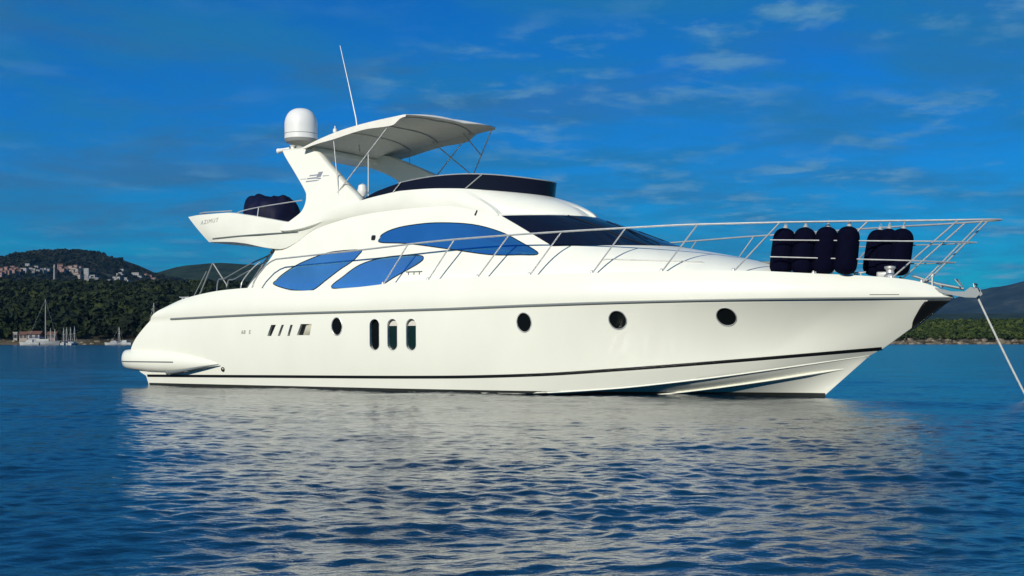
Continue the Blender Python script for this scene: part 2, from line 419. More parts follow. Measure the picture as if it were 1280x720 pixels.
hs2 = lambda u, z: hull_v(u, z)

for sd in (1, -1):
    for k, q in enumerate(SLOTS):
        w = patch(grow(q, 0.012), hs2, -0.105, 'hull_window', M['port_glass'] if k == 0 else M['green_glass'], yacht, sd, 18, 12)
        if k:
            cz = q[0][1]; b = [(p[0], max(p[1], 1.58)) for p in grow(q, -0.005)]
            patch(b, hs2, -0.088, 'pane_glint', M['pane_glint'], w, sd, 14, 5, 0.01)  # pale strip painted in for the bright reflection at the pane top
        ring_on(q, hs2, -0.004, 0.011, 'window_trim', M['alloy'], w, sd)
    for q in PORTS:
        w = patch(grow(q, 0.01), hs2, -0.035, 'porthole', M['port_glass'], yacht, sd, 18, 12)
        ring_on(grow(q, 0.006), hs2, 0.000, 0.013, 'porthole_rim', M['steel'], w, sd)
    for q in VENTS:
        pts = [tuple(np.array(q[k]) + (np.array(q[(k+1) % 4]) - np.array(q[k]))*t) for k in range(4) for t in (0, .34, .67)]
        w = patch(pts, hs2, -0.085, 'air_vent', M['black'], yacht, sd, 10, 6)
        if q is VENTS[3]:     # the aft-facing scoop runs out to the skin at its front end
            (ua, za), (ub, zb), (uc, zc), (ud, zd) = q; V = []; Fc = []
            for i in range(9):
                t = i/8
                for (u, z) in ((ua + (ud-ua)*(0.30+0.70*t), za + 0.003), (ub + (uc-ub)*(0.30+0.70*t), zb - 0.003)):
                    dpt = 0.085*(1-t)**1.3 + 0.003; V += [(u, -sd*(hv((u, z)) - dpt), z)]
            for i in range(8): Fc.append((2*i, 2*i+2, 2*i+3, 2*i+1))
            sc_ = link('scoop_ramp', finish(V, Fc, 40, True, 1e-5), M['beige_paint'], w); so = sc_.modifiers.new('gauge', 'SOLIDIFY'); so.thickness = 0.004

def band(name, m, zlo, zhi, u0, u1, off, n=150, thick=0.012, nz=4):
    for sd in (1, -1):
        U = u0 + (u1-u0)*np.linspace(0, 1, n)**0.9; Vo = []; Vi = []; Fc = []
        for u in U:
            a, b = float(zlo(u)), float(zhi(u))
            for z in np.linspace(a, b, nz):
                v = hull_v(u, z); Vo.append((u, -sd*(v+off), z)); Vi.append((u, -sd*max(v+off-thick, 0), z))
        N = len(Vo)
        for i in range(n-1):
            for j in range(nz-1):
                a, b, c, d = i*nz+j, (i+1)*nz+j, (i+1)*nz+j+1, i*nz+j+1
                Fc += [(a, b, c, d), (N+d, N+c, N+b, N+a)]
            for j in (0, nz-1): Fc.append((i*nz+j, (i+1)*nz+j, N+(i+1)*nz+j, N+i*nz+j))
        for i in (0, n-1):
            for j in range(nz-1): Fc.append((i*nz+j, i*nz+j+1, N+i*nz+j+1, N+i*nz+j))
        link(name, finish(Vo+Vi, Fc, 40, True, 1e-5), m, yacht)
band('boot_stripe', M['black'], lambda u: STRIPE_Z(u) - 0.035, lambda u: STRIPE_Z(u) + 0.035, -0.2, 19.26, 0.006)
band('antifouling_band', M['antifoul'], lambda u: -0.16, lambda u: 0.065, -0.18, 18.02, 0.006, nz=5)

# rubbing strake along the sheer, spray rails under the bow
for sd in (1, -1):
    mb = MB(); ru = np.linspace(0.8, 20.73, 110)
    mb.tube([S(u, sd*(float(RAIL_V(u)) + 0.012), float(RAIL_Z(u))) for u in ru], [0.030 - 0.008*(u > 13)*min(1, (u-13)/3) for u in ru], 8)
    mb.build('rubbing_strake', M['rubber'], yacht)
    for (ua, za, ub, zb, w) in ((12.2, -0.02, 18.98, 0.895, 0.018), (14.0, -0.05, 18.45, 0.60, 0.07)):
        rail = MB(); n = 60; V = []; Fc = []
        for k in range(n):
            t = k/(n-1); u = ua + (ub-ua)*t
            z = (float(CHINE_Z(u)) if w < 0.06 else za + (zb-za)*t**1.25)
            v = hull_v(u, z); ww = w*min(1, (1-t)*6 + 0.05)
            V += [S(u, sd*max(v - 0.03, 0), z + 0.05), S(u, sd*(v + ww), z + 0.012), S(u, sd*(v + ww), z - 0.006), S(u, sd*max(v - 0.06, 0), z - 0.04)]
        for k in range(n-1):
            for j in range(4): Fc.append((k*4+j, k*4+(j+1) % 4, (k+1)*4+(j+1) % 4, (k+1)*4+j))
        Fc += [(0, 1, 2, 3), tuple((n-1)*4+j for j in (3, 2, 1, 0))]
        rail.add(V, Fc); rail.build('spray_rail', M['gelcoat'], yacht, sharp=25)

# plate round the stem, painted black for the shade in the anchor pocket
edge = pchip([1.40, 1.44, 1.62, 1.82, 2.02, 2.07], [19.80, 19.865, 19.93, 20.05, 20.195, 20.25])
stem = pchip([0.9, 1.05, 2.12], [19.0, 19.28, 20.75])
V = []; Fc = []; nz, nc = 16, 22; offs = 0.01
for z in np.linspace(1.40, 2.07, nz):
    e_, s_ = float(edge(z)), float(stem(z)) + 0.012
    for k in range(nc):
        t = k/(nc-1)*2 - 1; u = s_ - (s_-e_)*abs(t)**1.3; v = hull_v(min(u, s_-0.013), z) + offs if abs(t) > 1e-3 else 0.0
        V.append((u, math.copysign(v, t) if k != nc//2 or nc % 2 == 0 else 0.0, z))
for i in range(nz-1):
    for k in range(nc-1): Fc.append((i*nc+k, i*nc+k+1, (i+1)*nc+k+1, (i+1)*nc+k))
plate = link('stem_pocket_shade', finish(V, Fc, 40, True, 1e-5), M['black'], yacht)
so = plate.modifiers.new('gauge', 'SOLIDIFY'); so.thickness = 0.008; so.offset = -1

# swim platform with fairings running forward along the hull
V = []; Fc = []; prof_n = 20; st = [-1.36, -1.34, -1.28, -1.15, -0.95, -0.5, 0.0, 0.5, 1.0, 1.5, 2.0, 2.4, 2.7]
for u in st:
    zt = float(pchip([-1.36, -1.2, -0.8, 0.5, 1.5, 2.7], [0.80, 0.965, 0.985, 0.97, 0.86, 0.62])(u))
    zb = float(pchip([-1.36, -1.2, -0.8, 0.5, 1.3, 2.7], [0.62, 0.465, 0.42, 0.36, 0.40, 0.56])(u))
    hw = float(pchip([-1.36, -1.3, -1.1, -0.7, 0, 1, 2, 2.7], [2.05, 2.25, 2.44, 2.56, 2.60, 2.60, 2.56, 2.46])(u))
    r_ = (zt-zb)/2; c = (zt+zb)/2; side = []
    for k in range(11):
        q = -math.pi/2 + math.pi*k/10
        side.append((hw - r_*0.75 + r_*0.75*math.cos(q), c + r_*math.sin(q)))
    V += [S(u, v, z) for v, z in side] + [S(u, -v, z) for v, z in reversed(side)]
m_ = 22
for i in range(len(st)-1):
    for k in range(m_): Fc.append((i*m_+k, i*m_+(k+1) % m_, (i+1)*m_+(k+1) % m_, (i+1)*m_+k))
Fc += [tuple(range(m_)), tuple((len(st)-1)*m_ + k for k in reversed(range(m_)))]
plat = link('swim_platform', finish(V, Fc, 45, True), M['gelcoat'], yacht)
from mathutils.bvhtree import BVHTree
def skin_y(o):
    bm = bmesh.new(); bm.from_mesh(o.data); t = BVHTree.FromBMesh(bm); bm.free()
    def f(u, z):
        hit = t.ray_cast(Vector((u, -6, z)), Vector((0, 1, 0)))[0]
        return hit.y if hit else -2.2
    return f
py = skin_y(plat)
for sd in (1, -1):
    mb = MB(); mb.tube([(u, sd*(py(u, 0.65) - 0.004), 0.65) for u in np.linspace(-1.27, 1.0, 24)], 0.016, 6); mb.build('edge_strip', M['seam'], plat)
mb = MB()
mb.tube(curve_pts([S(0.7, 2.52, 0.36), S(1.3, 2.585, 0.42), S(2.0, 2.60, 0.52), S(2.6, 2.57, 0.60)], 5), [0.05*(1 - k/16) + 0.008 for k in range(16)], 8)
mb.build('platform_line', M['rubber'], yacht)  # thin grey line tapering forward under the platform
mb = MB(); hv0 = hull_v(2.67, 0.47)
mb.lathe([(0.055, -0.03), (0.06, 0.02), (0.045, 0.035), (0.035, 0.0), (0.0, 0.0)], S(2.67, hv0, 0.47), 14, S(0, 1, 0)); mb.build('exhaust_outlet', M['black'], yacht)
# stern light and cleat on the quarter
mb = MB(); mb.lathe([(0.035, 0), (0.035, 0.06), (0.07, 0.08), (0.07, 0.14), (0.0, 0.17)], S(-0.85, 2.15, 0.97), 12); mb.build('stern_lamp', M['dome'], yacht)
def cleat(u, v, z, rz=0.0):
    mb = MB()
    for d in (-0.07, 0.07): mb.tube([(u+d, -v, z-0.02), (u+d*0.8, -v, z+0.06)], 0.016, 8)
    mb.tube([(u-0.17, -v, z+0.075), (u-0.1, -v, z+0.062), (u+0.1, -v, z+0.062), (u+0.17, -v, z+0.075)], [0.012, 0.018, 0.018, 0.012], 8)
    return mb.build('mooring_cleat', M['steel'], yacht)
for u, v in ((1.05, 2.24), (18.35, 0.86), (18.9, 0.62), (1.05, -2.24), (18.35, -0.86)): cleat(u, v, float(TOP_Z(u)) + 0.0)

# ---- deckhouse
BROW = pchip([3.2, 3.9, 5.35, 6.6, 8.06, 9.2, 10.17, 10.66, 10.9, 13], [3.80, 3.96, 4.235, 4.425, 4.495, 4.495, 4.36, 4.245, 4.235, 4.235])
HAFT = pchip([2.3, 2.68, 3.14, 3.62, 3.96, 4.7], [2.9, 3.18, 3.62, 3.96, 4.0, 4.0])
rows = []; nc = 90
zl = [2.3, 2.45] + list(np.linspace(2.6, 4.6, 34))
for z in zl:
    ua, un = float(HAFT(z)), float(HOUSE_N(z)); row = []
    for k in range(nc):
        t = k/(nc-1); t = 1 - (1-t)**2.2 if k else 0
        u = ua + (un-ua)*t; zz = min(z, float(BROW(u)))
        if zz < z: u = min(u, float(HOUSE_N(zz)))
        v = house_v(u, zz) if k < nc-1 else 0.0
        row.append((u, v, zz))
    rows.append(row)
topr = rows[-1]
rows = [[(p[0], 0.0, p[2]) for p in rows[0]]] + rows + [[(p[0], p[1]*0.985, p[2] + 0.012) for p in topr], [(p[0], 0.0, p[2] + 0.02) for p in topr]]
V, Fc = mirror_loft(rows)
house = link('deckhouse', finish(V, Fc, 32, True, 1e-3), M['moulding'], yacht)

WIN1 = [(4.038, 2.704), (4.137, 2.807), (4.286, 2.929), (4.612, 3.108), (4.99, 3.264), (5.746, 3.466), (6.505, 3.511), (6.809, 3.49), (6.749, 3.39), (6.549, 3.214), (6.197, 3.021), (5.793, 2.766), (5.396, 2.529), (5.028, 2.506), (4.487, 2.569)]
WIN2 = [(5.99, 2.557), (6.345, 2.854), (6.812, 3.124), (7.407, 3.267), (8.005, 3.317), (8.60, 3.30), (8.709, 3.21), (8.557, 3.091), (8.244, 2.943), (7.88, 2.774), (7.55, 2.615), (7.118, 2.568)]
WIN3 = [(7.373, 3.671), (7.332, 3.774), (7.389, 3.873), (7.663, 3.983), (8.131, 4.062), (8.954, 4.095), (9.978, 4.01), (10.762, 3.80), (11.334, 3.54), (11.877, 3.235), (11.365, 3.222), (10.54, 3.259), (9.395, 3.435), (8.204, 3.609)]
for sd in (1, -1):
    for q in (WIN1, WIN2, WIN3):
        qq = curve_pts(q, 5, True)
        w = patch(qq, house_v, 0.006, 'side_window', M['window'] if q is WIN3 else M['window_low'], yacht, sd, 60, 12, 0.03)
        ring_on(qq, house_v, 0.003, 0.013, 'window_gasket', M['black'], w, sd)
    patch(ell(7.13, 3.80, 0.065, 0.065, 20, 4), house_v, 0.012, 'side_lamp', M['black'], yacht, sd, 8, 5, 0.03)
    mb = MB()
    for a in (8.32, 8.48, 8.64): mb.tube([S(a, sd*(house_v(a, 2.90) + 0.01), 2.90), S(a, sd*(house_v(a, 2.83) + 0.01), 2.83)], 0.012, 6)
    mb.tube([S(8.25, sd*(house_v(8.3, 2.9) + 0.012), 2.905), S(8.72, sd*(house_v(8.7, 2.9) + 0.012), 2.905)], 0.012, 6)
    mb.build('side_vent', M['seam'], yacht)
mb = MB(); mb.tube([S(10.0, house_v(10.0, 4.40) + 0.03, 4.36), S(10.0, house_v(10.0, 4.25) + 0.03, 4.24)], 0.02, 8); mb.build('deck_lamp', M['black'], yacht)

# windscreen, one wrapped pane
pill = pchip([3.35, 3.63, 3.92, 4.2], [12.27, 11.74, 11.2, 10.66])
nz, nc = 14, 61; G = np.zeros((nz, nc, 3))
for i, z in enumerate(np.linspace(3.40, 4.20, nz)):
    un, up = float(HOUSE_N(z)), float(pill(z))
    for k in range(nc):
        t = k/(nc-1)*2 - 1; u = un - (un-up)*abs(t)**1.9; v = house_v(u, z) if abs(t) > 1e-6 else 0
        G[i, k] = (u, math.copysign(v, t), z)
du = np.gradient(G, axis=1); dz = np.gradient(G, axis=0); Nn = np.cross(du, dz); Nn /= np.linalg.norm(Nn, axis=2, keepdims=True)
Nn *= np.sign(np.sum(Nn * (G - np.array([8.0, 0, 2.0])), axis=2, keepdims=True))
def shell(Go, Gi):
    nz, nc = Go.shape[:2]; V = list(map(tuple, Go.reshape(-1, 3))) + list(map(tuple, Gi.reshape(-1, 3))); n = nz*nc; Fc = []
    for i in range(nz-1):
        for k in range(nc-1):
            a, b, c, d = i*nc+k, i*nc+k+1, (i+1)*nc+k+1, (i+1)*nc+k; Fc += [(a, b, c, d), (n+d, n+c, n+b, n+a)]
    ring = [k for k in range(nc)] + [i*nc+nc-1 for i in range(1, nz)] + [(nz-1)*nc+k for k in range(nc-2, -1, -1)] + [i*nc for i in range(nz-2, 0, -1)]
    for a, b in zip(ring, ring[1:]+ring[:1]): Fc.append((a, n+a, n+b, b))
    return V, Fc
V, Fc = shell(G + Nn*0.010, G - Nn*0.02)
wscr = link('windscreen', finish(V, Fc, 40, True, 1e-5), M['dark_glass'], yacht)
for kk in (17, 43):
    mb = MB(); mb.tube([tuple(G[i, kk] + Nn[i, kk]*0.012) for i in range(nz)], 0.016, 6); mb.build('mullion', M['black'], wscr)
for kk, dk in ((20, 6), (41, -6)):
    mb = MB(); b = G[0, kk] + Nn[0, kk]*0.05; e_ = G[7, kk+dk] + Nn[7, kk+dk]*0.03
    mb.tube([tuple(b - Nn[0, kk]*0.05), tuple(b), tuple(e_)], 0.012, 6); mb.tube([tuple(G[3, kk+dk-2] + Nn[3, kk]*0.025), tuple(G[11, kk+dk+2] + Nn[11, kk]*0.025)], 0.010, 6)
    mb.build('wiper', M['black'], yacht)

# ---- flybridge
FB_Z = pchip([1.75, 2.55, 3.1, 3.8, 4.2, 4.6, 5.2, 6.6, 8.06, 9.2, 10.17, 10.7, 12.42], [3.89, 3.86, 3.80, 3.66, 3.62, 3.75, 4.10, 4.36, 4.42, 4.42, 4.29, 4.19, 4.19])
def fb_v(u):
    a = float(pchip([1.75, 2.2, 3.1, 4.1, 5, 6, 7], [2.02, 2.10, 2.12, 1.98, 1.84, 1.76, 1.72])(u))
    if u < 6: return a
    w = min(1, u-6); z = float(FB_Z(u)); off = -0.045 + 0.075*np.clip((u-9.6)/1.2, 0, 1)
    un = 12.42
    b = house_v(min(u, float(HOUSE_N(z))-1e-3), z) + off if u < 12.3 else 0.0
    b = min(b, 1.72*max(0, 1-((u-7.5)/(un-7.5))**2.4)**0.5 + 0.02) if u > 10.6 else b
    return a*(1-w) + b*w
FT_Z = pchip([1.03, 1.5, 2.5, 3.2, 3.9, 4.6, 5.0, 5.5, 6.0, 6.65, 7.3, 7.87, 8.6, 9.3, 10.1, 11.16], [4.60, 4.625, 4.63, 4.54, 4.41, 4.30, 4.34, 4.50, 4.64, 4.77, 4.88, 4.95, 4.965, 4.945, 4.88, 4.78])
def ft_v(u):
    a = float(pchip([1.03, 1.5, 2.5, 3.3, 4.5, 5.5, 6.6, 7.4], [2.06, 2.14, 2.18, 2.14, 1.98, 1.86, 1.78, 1.74])(u))
    t = np.clip((u-6.9)/(11.16-6.9), 0, 1); return a*max(0.0, 1-t**2.3)**0.5
rows = []; nc = 110
def fb_row(l):
    row = []
    for k in range(nc):
        t = 1 - (1-k/(nc-1))**1.9
        ub, ut = 1.75 + (12.42-1.75)*t, 1.03 + (11.16-1.03)*t
        u = ub + (ut-ub)*l; vb, vt = fb_v(ub) if k < nc-1 else 0, ft_v(ut) if k < nc-1 else 0
        hump = 4*l*(1-l); front = np.clip((u-9)/2, 0, 1)
        v = vb + (vt-vb)*l + 0.03*hump*min(1, 3*vt)
        row.append((u + 0.22*hump*front, v, float(FB_Z(ub)) + (float(FT_Z(ut))-float(FB_Z(ub)))*l))
    return row
rows = [fb_row(l) for l in np.linspace(0, 1, 14)]
tp = rows[-1]; bt = rows[0]
inn = [(p[0]-0.1*np.clip((p[0]-9)/2, 0, 1), max(p[1]-0.10, 0) if p[1] > 0.1 else 0.0, p[2]+0.015) for p in tp]
sole = [(1.95 + (p[0]-1.03)*0.905, p[1]*0.98, min(4.2, p[2]-0.1)) for p in inn]
rows = [[(p[0], 0, p[2]) for p in bt], [(p[0], p[1]*0.97, p[2]-0.012) for p in bt]] + rows + [inn, sole, [(p[0], 0, p[2]) for p in sole]]
V, Fc = mirror_loft(rows)
fly = link('flybridge', finish(V, Fc, 34, True, 1e-3), M['moulding'], yacht)
def fly_v(u, z):   # outer face of the flybridge side
    l = (z - float(FB_Z(u)))/(float(FT_Z(min(u, 11))) - float(FB_Z(u))); l = min(1, max(0, l)); return fb_v(u) + (ft_v(u)-fb_v(u))*l + 0.12*l*(1-l)
for sd in (1, -1):
    mb = MB(); mb.tube([S(u, sd*(fly_v(u, 3.965 + 0.027*(u-1.9)) + 0.002), 3.965 + 0.027*(u-1.9)) for u in np.linspace(1.95, 4.75, 24)], [0.022*min(1, 0.3 + (23-k)/8) for k in range(24)], 6)
    mb.build('overhang_groove', M['seam'], fly)
# smoked wind deflector round the front of the flybridge
nc = 121; nz = 6; G = np.zeros((nz, nc, 3))
Uc = 6.68 + (11.16-6.68)*(1-(1-np.linspace(0, 1, 61))**1.9)
path = [(u, ft_v(u) if i < 60 else 0.0) for i, u in enumerate(Uc)]
HGT = pchip([6.68, 7.1, 7.9, 9.3, 10.2, 11.16], [0.015, 0.12, 0.21, 0.335, 0.375, 0.36])
for k in range(nc):
    j = k if k <= 60 else 120-k; sg = -1 if k <= 60 else 1
    u, v = path[j]; h_ = float(HGT(u)); z0 = float(FT_Z(u)) - 0.02; fr = np.clip((u-9.2)/1.9, 0, 1)
    for i in range(nz):
        t = i/(nz-1); G[i, k] = (u + 0.02*t*fr, sg*(max(v - 0.02 + 0.05*t*fr*(v > 0.01), 0)), z0 + (h_+0.02)*t + 0.0)
du = np.gradient(G, axis=1); dz = np.gradient(G, axis=0); Nn = np.cross(du, dz); Nn /= np.linalg.norm(Nn, axis=2, keepdims=True) + 1e-9
V, Fc = shell(G + Nn*0.008, G - Nn*0.008)
defl = link('wind_deflector', finish(V, Fc, 50, True, 1e-5), M['smoke'], yacht)
mb = MB(); mb.tube([tuple(G[-1, k] + np.array([0, 0, 0.012])) for k in range(8, nc-8)], 0.014, 6); mb.build('deflector_rail', M['steel'], defl)
for ua, ub, s_ in ((7.62, 7.86, 1), (9.55, 9.95, 1), (7.62, 7.86, -1), (9.55, 9.95, -1)):
    mb = MB(); mb.tube([S(ua, s_*(ft_v(ua)+0.012), float(FT_Z(ua))), S(ub, s_*(ft_v(ub)+0.03), float(FT_Z(ub))+float(HGT(ub)))], 0.014, 6); mb.build('strut', M['steel'], defl)
# helm console and seats behind the deflector
mb = MB(); mb.box((9.3, 0.5, 4.55), (0.7, 1.5, 0.7), 0, 0.12); mb.build('helm_console', M['moulding'], yacht)
mb = MB(); mb.box((7.9, 0.6, 4.55), (0.6, 1.4, 0.45), 0, 0.12); mb.box((7.65, 0.6, 4.85), (0.18, 1.4, 0.5), 0, 0.07); mb.build('helm_seat', M['beige'], yacht)

# ---- radar arch
from mathutils.geometry import tessellate_polygon as tessellate
LEG_B = pchip([3.5, 4.2, 5.0, 6.0, 6.6, 7.6], [2.10, 2.03, 1.90, 1.80, 1.77, 1.73])
def LEGV(u, z):
    t = min(1.0, max(-0.15, (z-4.35)/1.87)); return (1-t)*(float(LEG_B(u)) + 0.012) + t*1.55
LEG = [(3.90, 6.22), (4.05, 6.30), (4.95, 6.22), (5.495, 5.788), (6.095, 5.243), (6.596, 4.80), (6.45, 4.55), (5.705, 4.32), (4.9, 4.10), (4.30, 4.06), (4.36, 4.24), (4.55, 4.38), (4.78, 4.56), (4.875, 4.75), (4.885, 4.95), (4.812, 5.133), (4.41, 5.629)]
LEGP = [(4.3, 6.22), (4.5, 6.34), (5.149, 6.42), (5.9, 6.16), (6.608, 5.86), (7.3, 5.5), (7.6, 5.1), (7.5, 4.7), (6.6, 4.5), (5.9, 4.5), (5.75, 4.9), (5.85, 5.25), (5.506, 5.70), (4.9, 6.0)]
def leg(poly, sd, thick=0.26):
    mb = MB(); P = curve_pts(poly, 4, True); Pi = grow(P, -0.03)
    n = len(P)
    rings = [[(p[0], -sd*(LEGV(p[0], p[1])-0.045), p[1]) for p in P], [(p[0], -sd*LEGV(p[0], p[1]), p[1]) for p in Pi]]
    rings2 = [[(p[0], -sd*(LEGV(p[0], p[1])-thick+0.045), p[1]) for p in P], [(p[0], -sd*(LEGV(p[0], p[1])-thick), p[1]) for p in Pi]]
    V = rings[1] + rings[0] + rings2[0] + rings2[1]; Fc = [tuple(range(n)), tuple(reversed(range(3*n, 4*n)))]
    for r_ in range(3):
        for k in range(n): Fc.append((r_*n+k, r_*n+(k+1) % n, (r_+1)*n+(k+1) % n, (r_+1)*n+k))
    T = [t for t in tessellate([[Vector((p[0], p[1], 0)) for p in P]])]
    Fc = Fc[2:] + [tuple(t) for t in T] + [tuple(3*n + k for k in t) for t in T]
    mb.add(V, Fc); return mb
mb = leg(LEG, 1); m2 = leg(LEGP, -1); mb.add(m2.v, m2.f)
mb.box((4.5, 0, 6.24), (0.85, 3.0, 0.15), 0, 0.06)
arch = mb.build('radar_arch', M['moulding'], yacht, sharp=42)
lg = MB()   # emblem of slanted bars on the arch leg
def bar(pts): lg.prism(pts, lambda p: (p[0], -(LEGV(p[0], p[1])+0.006), p[1]), lambda p: (p[0], -(LEGV(p[0], p[1])-0.01), p[1]))
bar([(4.92, 5.495), (5.20, 5.505), (5.22, 5.54), (4.95, 5.53)])
bar([(5.16, 5.46), (5.30, 5.46), (5.36, 5.60), (5.22, 5.595)])
bar([(4.86, 5.42), (5.14, 5.425), (5.30, 5.40), (5.32, 5.435), (5.12, 5.465), (4.88, 5.455)])
bar([(4.84, 5.345), (5.24, 5.36), (5.28, 5.39), (4.86, 5.38)])
bar([(5.36, 5.47), (5.56, 5.475), (5.56, 5.49), (5.36, 5.495)]); bar([(4.66, 5.43), (4.84, 5.425), (4.84, 5.445), (4.66, 5.44)])
lg.build('emblem', M['bluegrey'], arch, smooth=False)
mb = MB(); mb.lathe([(0.06, 0), (0.05, 0.08), (0.05, 0.12), (0.09, 0.16)], (4.15, -1.42, 6.24), 12)
mb.lathe([(0.035, 0), (0.04, 0.12), (0.055, 0.3), (0.075, 0.4), (0.06, 0.405), (0.0, 0.34)], (4.05, -1.42, 6.33), 14, (-1, 0, -0.12))
mb.lathe([(0.035, 0), (0.04, 0.12), (0.05, 0.2), (0.06, 0.26), (0.05, 0.265), (0.0, 0.22)], (4.05, -1.28, 6.33), 14, (-1, 0, -0.12))
mb.build('air_horn', M['dome'], yacht)
# satellite dome
mb = MB(); mb.lathe([(0.16, 6.28), (0.17, 6.40), (0.28, 6.46), (0.40, 6.50), (0.425, 6.56), (0.43, 6.6)], (4.25, -1.2, 0), 36); ring = mb.build('dome_base', M['grey_ring'], yacht)
mb = MB(); mb.lathe([(0.432, 6.585)] + [(0.432, 6.6), (0.432, 6.75), (0.434, 6.95)] + [(0.434*math.cos(q)**0.75, 6.95 + 0.45*math.sin(q)) for q in np.linspace(0.1, math.pi/2-0.02, 12)] + [(0, 7.40)], (4.25, -1.2, 0), 40)
dome = mb.build('satellite_dome', M['dome'], yacht)
mb = MB(); mb.tube([(4.25 + 0.436*math.cos(q), -1.2 + 0.436*math.sin(q), 6.72) for q in np.linspace(0, 2*math.pi, 33)[:-1]], 0.006, 6, True); mb.build('dome_seam', M['grey_ring'], dome)
# navigation light mast, whip aerial, searchlight
mb = MB(); bu, bv = 4.88, 0.55
mb.tube([S(bu, bv+0.12, 6.28), S(bu, bv+0.07, 6.72)], 0.02, 8); mb.tube([S(bu, bv-0.12, 6.28), S(bu, bv-0.07, 6.66)], 0.02, 8)
mb.tube([S(bu, bv+0.10, 6.55), S(bu, bv-0.10, 6.55)], 0.016, 8); mb.tube([S(bu, bv, 6.55), S(bu, bv, 6.98)], 0.014, 8)
mb.lathe([(0.05, 0), (0.055, 0.05), (0.05, 0.1), (0.0, 0.12)], S(bu, bv, 6.80), 12); mb.lathe([(0.05, 0), (0.06, 0.06), (0.0, 0.1)], S(bu, bv-0.07, 6.66), 12)
mb.lathe([(0.055, 0), (0.06, 0.12), (0.0, 0.14)], S(bu, bv+0.07, 6.60), 12)
mb.build('light_mast', M['alloy'], yacht)
mb = MB(); mb.tube([S(5.30, 0, 6.32), S(5.166, 0, 7.24), S(4.90, 0, 8.26), S(4.624, 0, 9.275)], [0.022, 0.016, 0.011, 0.007], 8); mb.build('whip_aerial', M['alloy'], yacht)
mb = MB(); mb.lathe([(0.09, 4.6), (0.07, 4.95), (0.12, 5.05), (0.13, 5.15), (0.10, 5.28), (0.0, 5.33)], S(6.05, 0.9, 0), 18); mb.build('searchlight', M['dome'], yacht)
mb = MB(); mb.tube([S(6.24, 0.9, 4.6), S(6.24, 0.9, 6.15)], 0.012, 6); mb.build('aerial_pole', M['alloy'], yacht)

# ---- bimini: crowned canvas on a tube frame
BT = pchip([4.66, 5.3, 6.0, 6.9, 7.6, 8.0, 8.45], [6.225, 6.43, 6.60, 6.735, 6.80, 6.83, 6.82])
nu, nv = 40, 33; G = np.zeros((nu, nv, 3))
for i in range(nu):
    for j in range(nv):
        t = j/(nv-1)*2 - 1; a = i/(nu-1)
        uf = 8.02 + 0.55*(1-t*t)**0.8 + 0.48*(t > 0)*t        # front edge bows forward
        u = 4.70 + (uf-4.70)*a; hw = 1.75
        crown = 0.17*(1-abs(t)**2.4)*min(1, a*3+0.25)
        sag = -0.018*abs(math.sin(a*math.pi*3))*(1-t*t)
        fr = max(0, a-0.86)/0.14
        G[i, j] = (u, t*hw, float(BT(u)) + 0.13*max(0, t)*a**3 + crown + sag - 0.16*fr**2*(1-t*t))
def skirt(j, sg):
    """side valance hanging from the edge, deepest amidships"""
    s_ = []
    for i in range(nu):
        u = G[i, j, 0]; d = float(pchip([4.7, 5.3, 5.9, 6.7, 7.5, 7.62, 7.9, 8.3], [0.03, 0.10, 0.16, 0.15, 0.20, 0.20, 0.06, 0.03])(u))
        s_.append((u, G[i, j, 1] + sg*0.02, G[i, j, 2] - d))
    return np.array(s_)[:, None, :]
Gf = np.concatenate([skirt(0, -1), G, skirt(nv-1, 1)], axis=1)
V, Fc = shell(Gf, Gf + np.array([0, 0, -0.012]))
bim = link('bimini', finish(V, Fc, 50, True, 1e-5), M['canvas'], yacht)
def bpole(a, b, r=0.017): 
    mb = MB(); mb.tube([S(*a), S(*b)], r, 8); return mb.build('bimini_pole', M['steel'], bim)
for s_ in (1, -1):
    bpole((7.56, s_*1.70, 6.70), (5.807, s_*1.72, 4.95))
    bpole((5.72, s_*1.70, 6.48), (5.95, s_*1.74, 4.75), 0.011)
bpole((6.44, -1.60, 6.82), (8.45, -1.62, 5.25)); bpole((8.44, -1.66, 6.88), (7.65, -1.64, 5.25)); bpole((7.53, -1.60, 6.93), (8.13, -1.65, 6.23))
for u in (5.7, 6.5, 7.5):
    mb = MB(); i = int((u-4.7)/3.5*(nu-1)); mb.tube([tuple(G[i, j] - np.array([0, 0, 0.025])) for j in range(nv)], 0.016, 6); mb.build('bimini_hoop', M['steel'], bim)

# ---- guard rail
RAILV = pchip([3, 8, 11, 13, 15, 17, 18.5, 19.6, 20.4, 21.0, 21.4, 21.6, 21.68], [2.38, 2.43, 2.38, 2.24, 1.96, 1.5, 1.05, .72, .5, .34, .2, .1, 0.01])
RAILZ = pchip([4.41, 7.24, 9.69, 11.6, 14.1, 15.7, 17.4, 19.2, 21, 21.68], [3.321, 3.465, 3.605, 3.661, 3.716, 3.745, 3.745, 3.735, 3.715, 3.715])
st_ = [(3.60, 2.60), (3.66, 2.75), (3.80, 2.93), (4.059, 3.167), (4.25, 3.27)]
rb = [S(u, RAILV(u), z) for u, z in st_] + [S(u, float(RAILV(u)), float(RAILZ(u))) for u in list(np.linspace(4.41, 20.8, 60)) + [21.1, 21.35, 21.5, 21.6, 21.66]]
full = rb + [(21.69, 0, 3.715)] + [(p[0], -p[1], p[2]) for p in reversed(rb)]
mb = MB(); mb.tube(full, 0.021, 8); rail = mb.build('guard_rail', M['steel'], yacht)
bases = [7.80, 9.109, 10.479, 11.838, 13.358, 14.935, 16.462, 18.069, 19.55, 20.12]
tops = [8.549, 9.862, 11.324, 12.649, 14.157, 15.741, 17.441, 19.173, 20.908, 21.385]
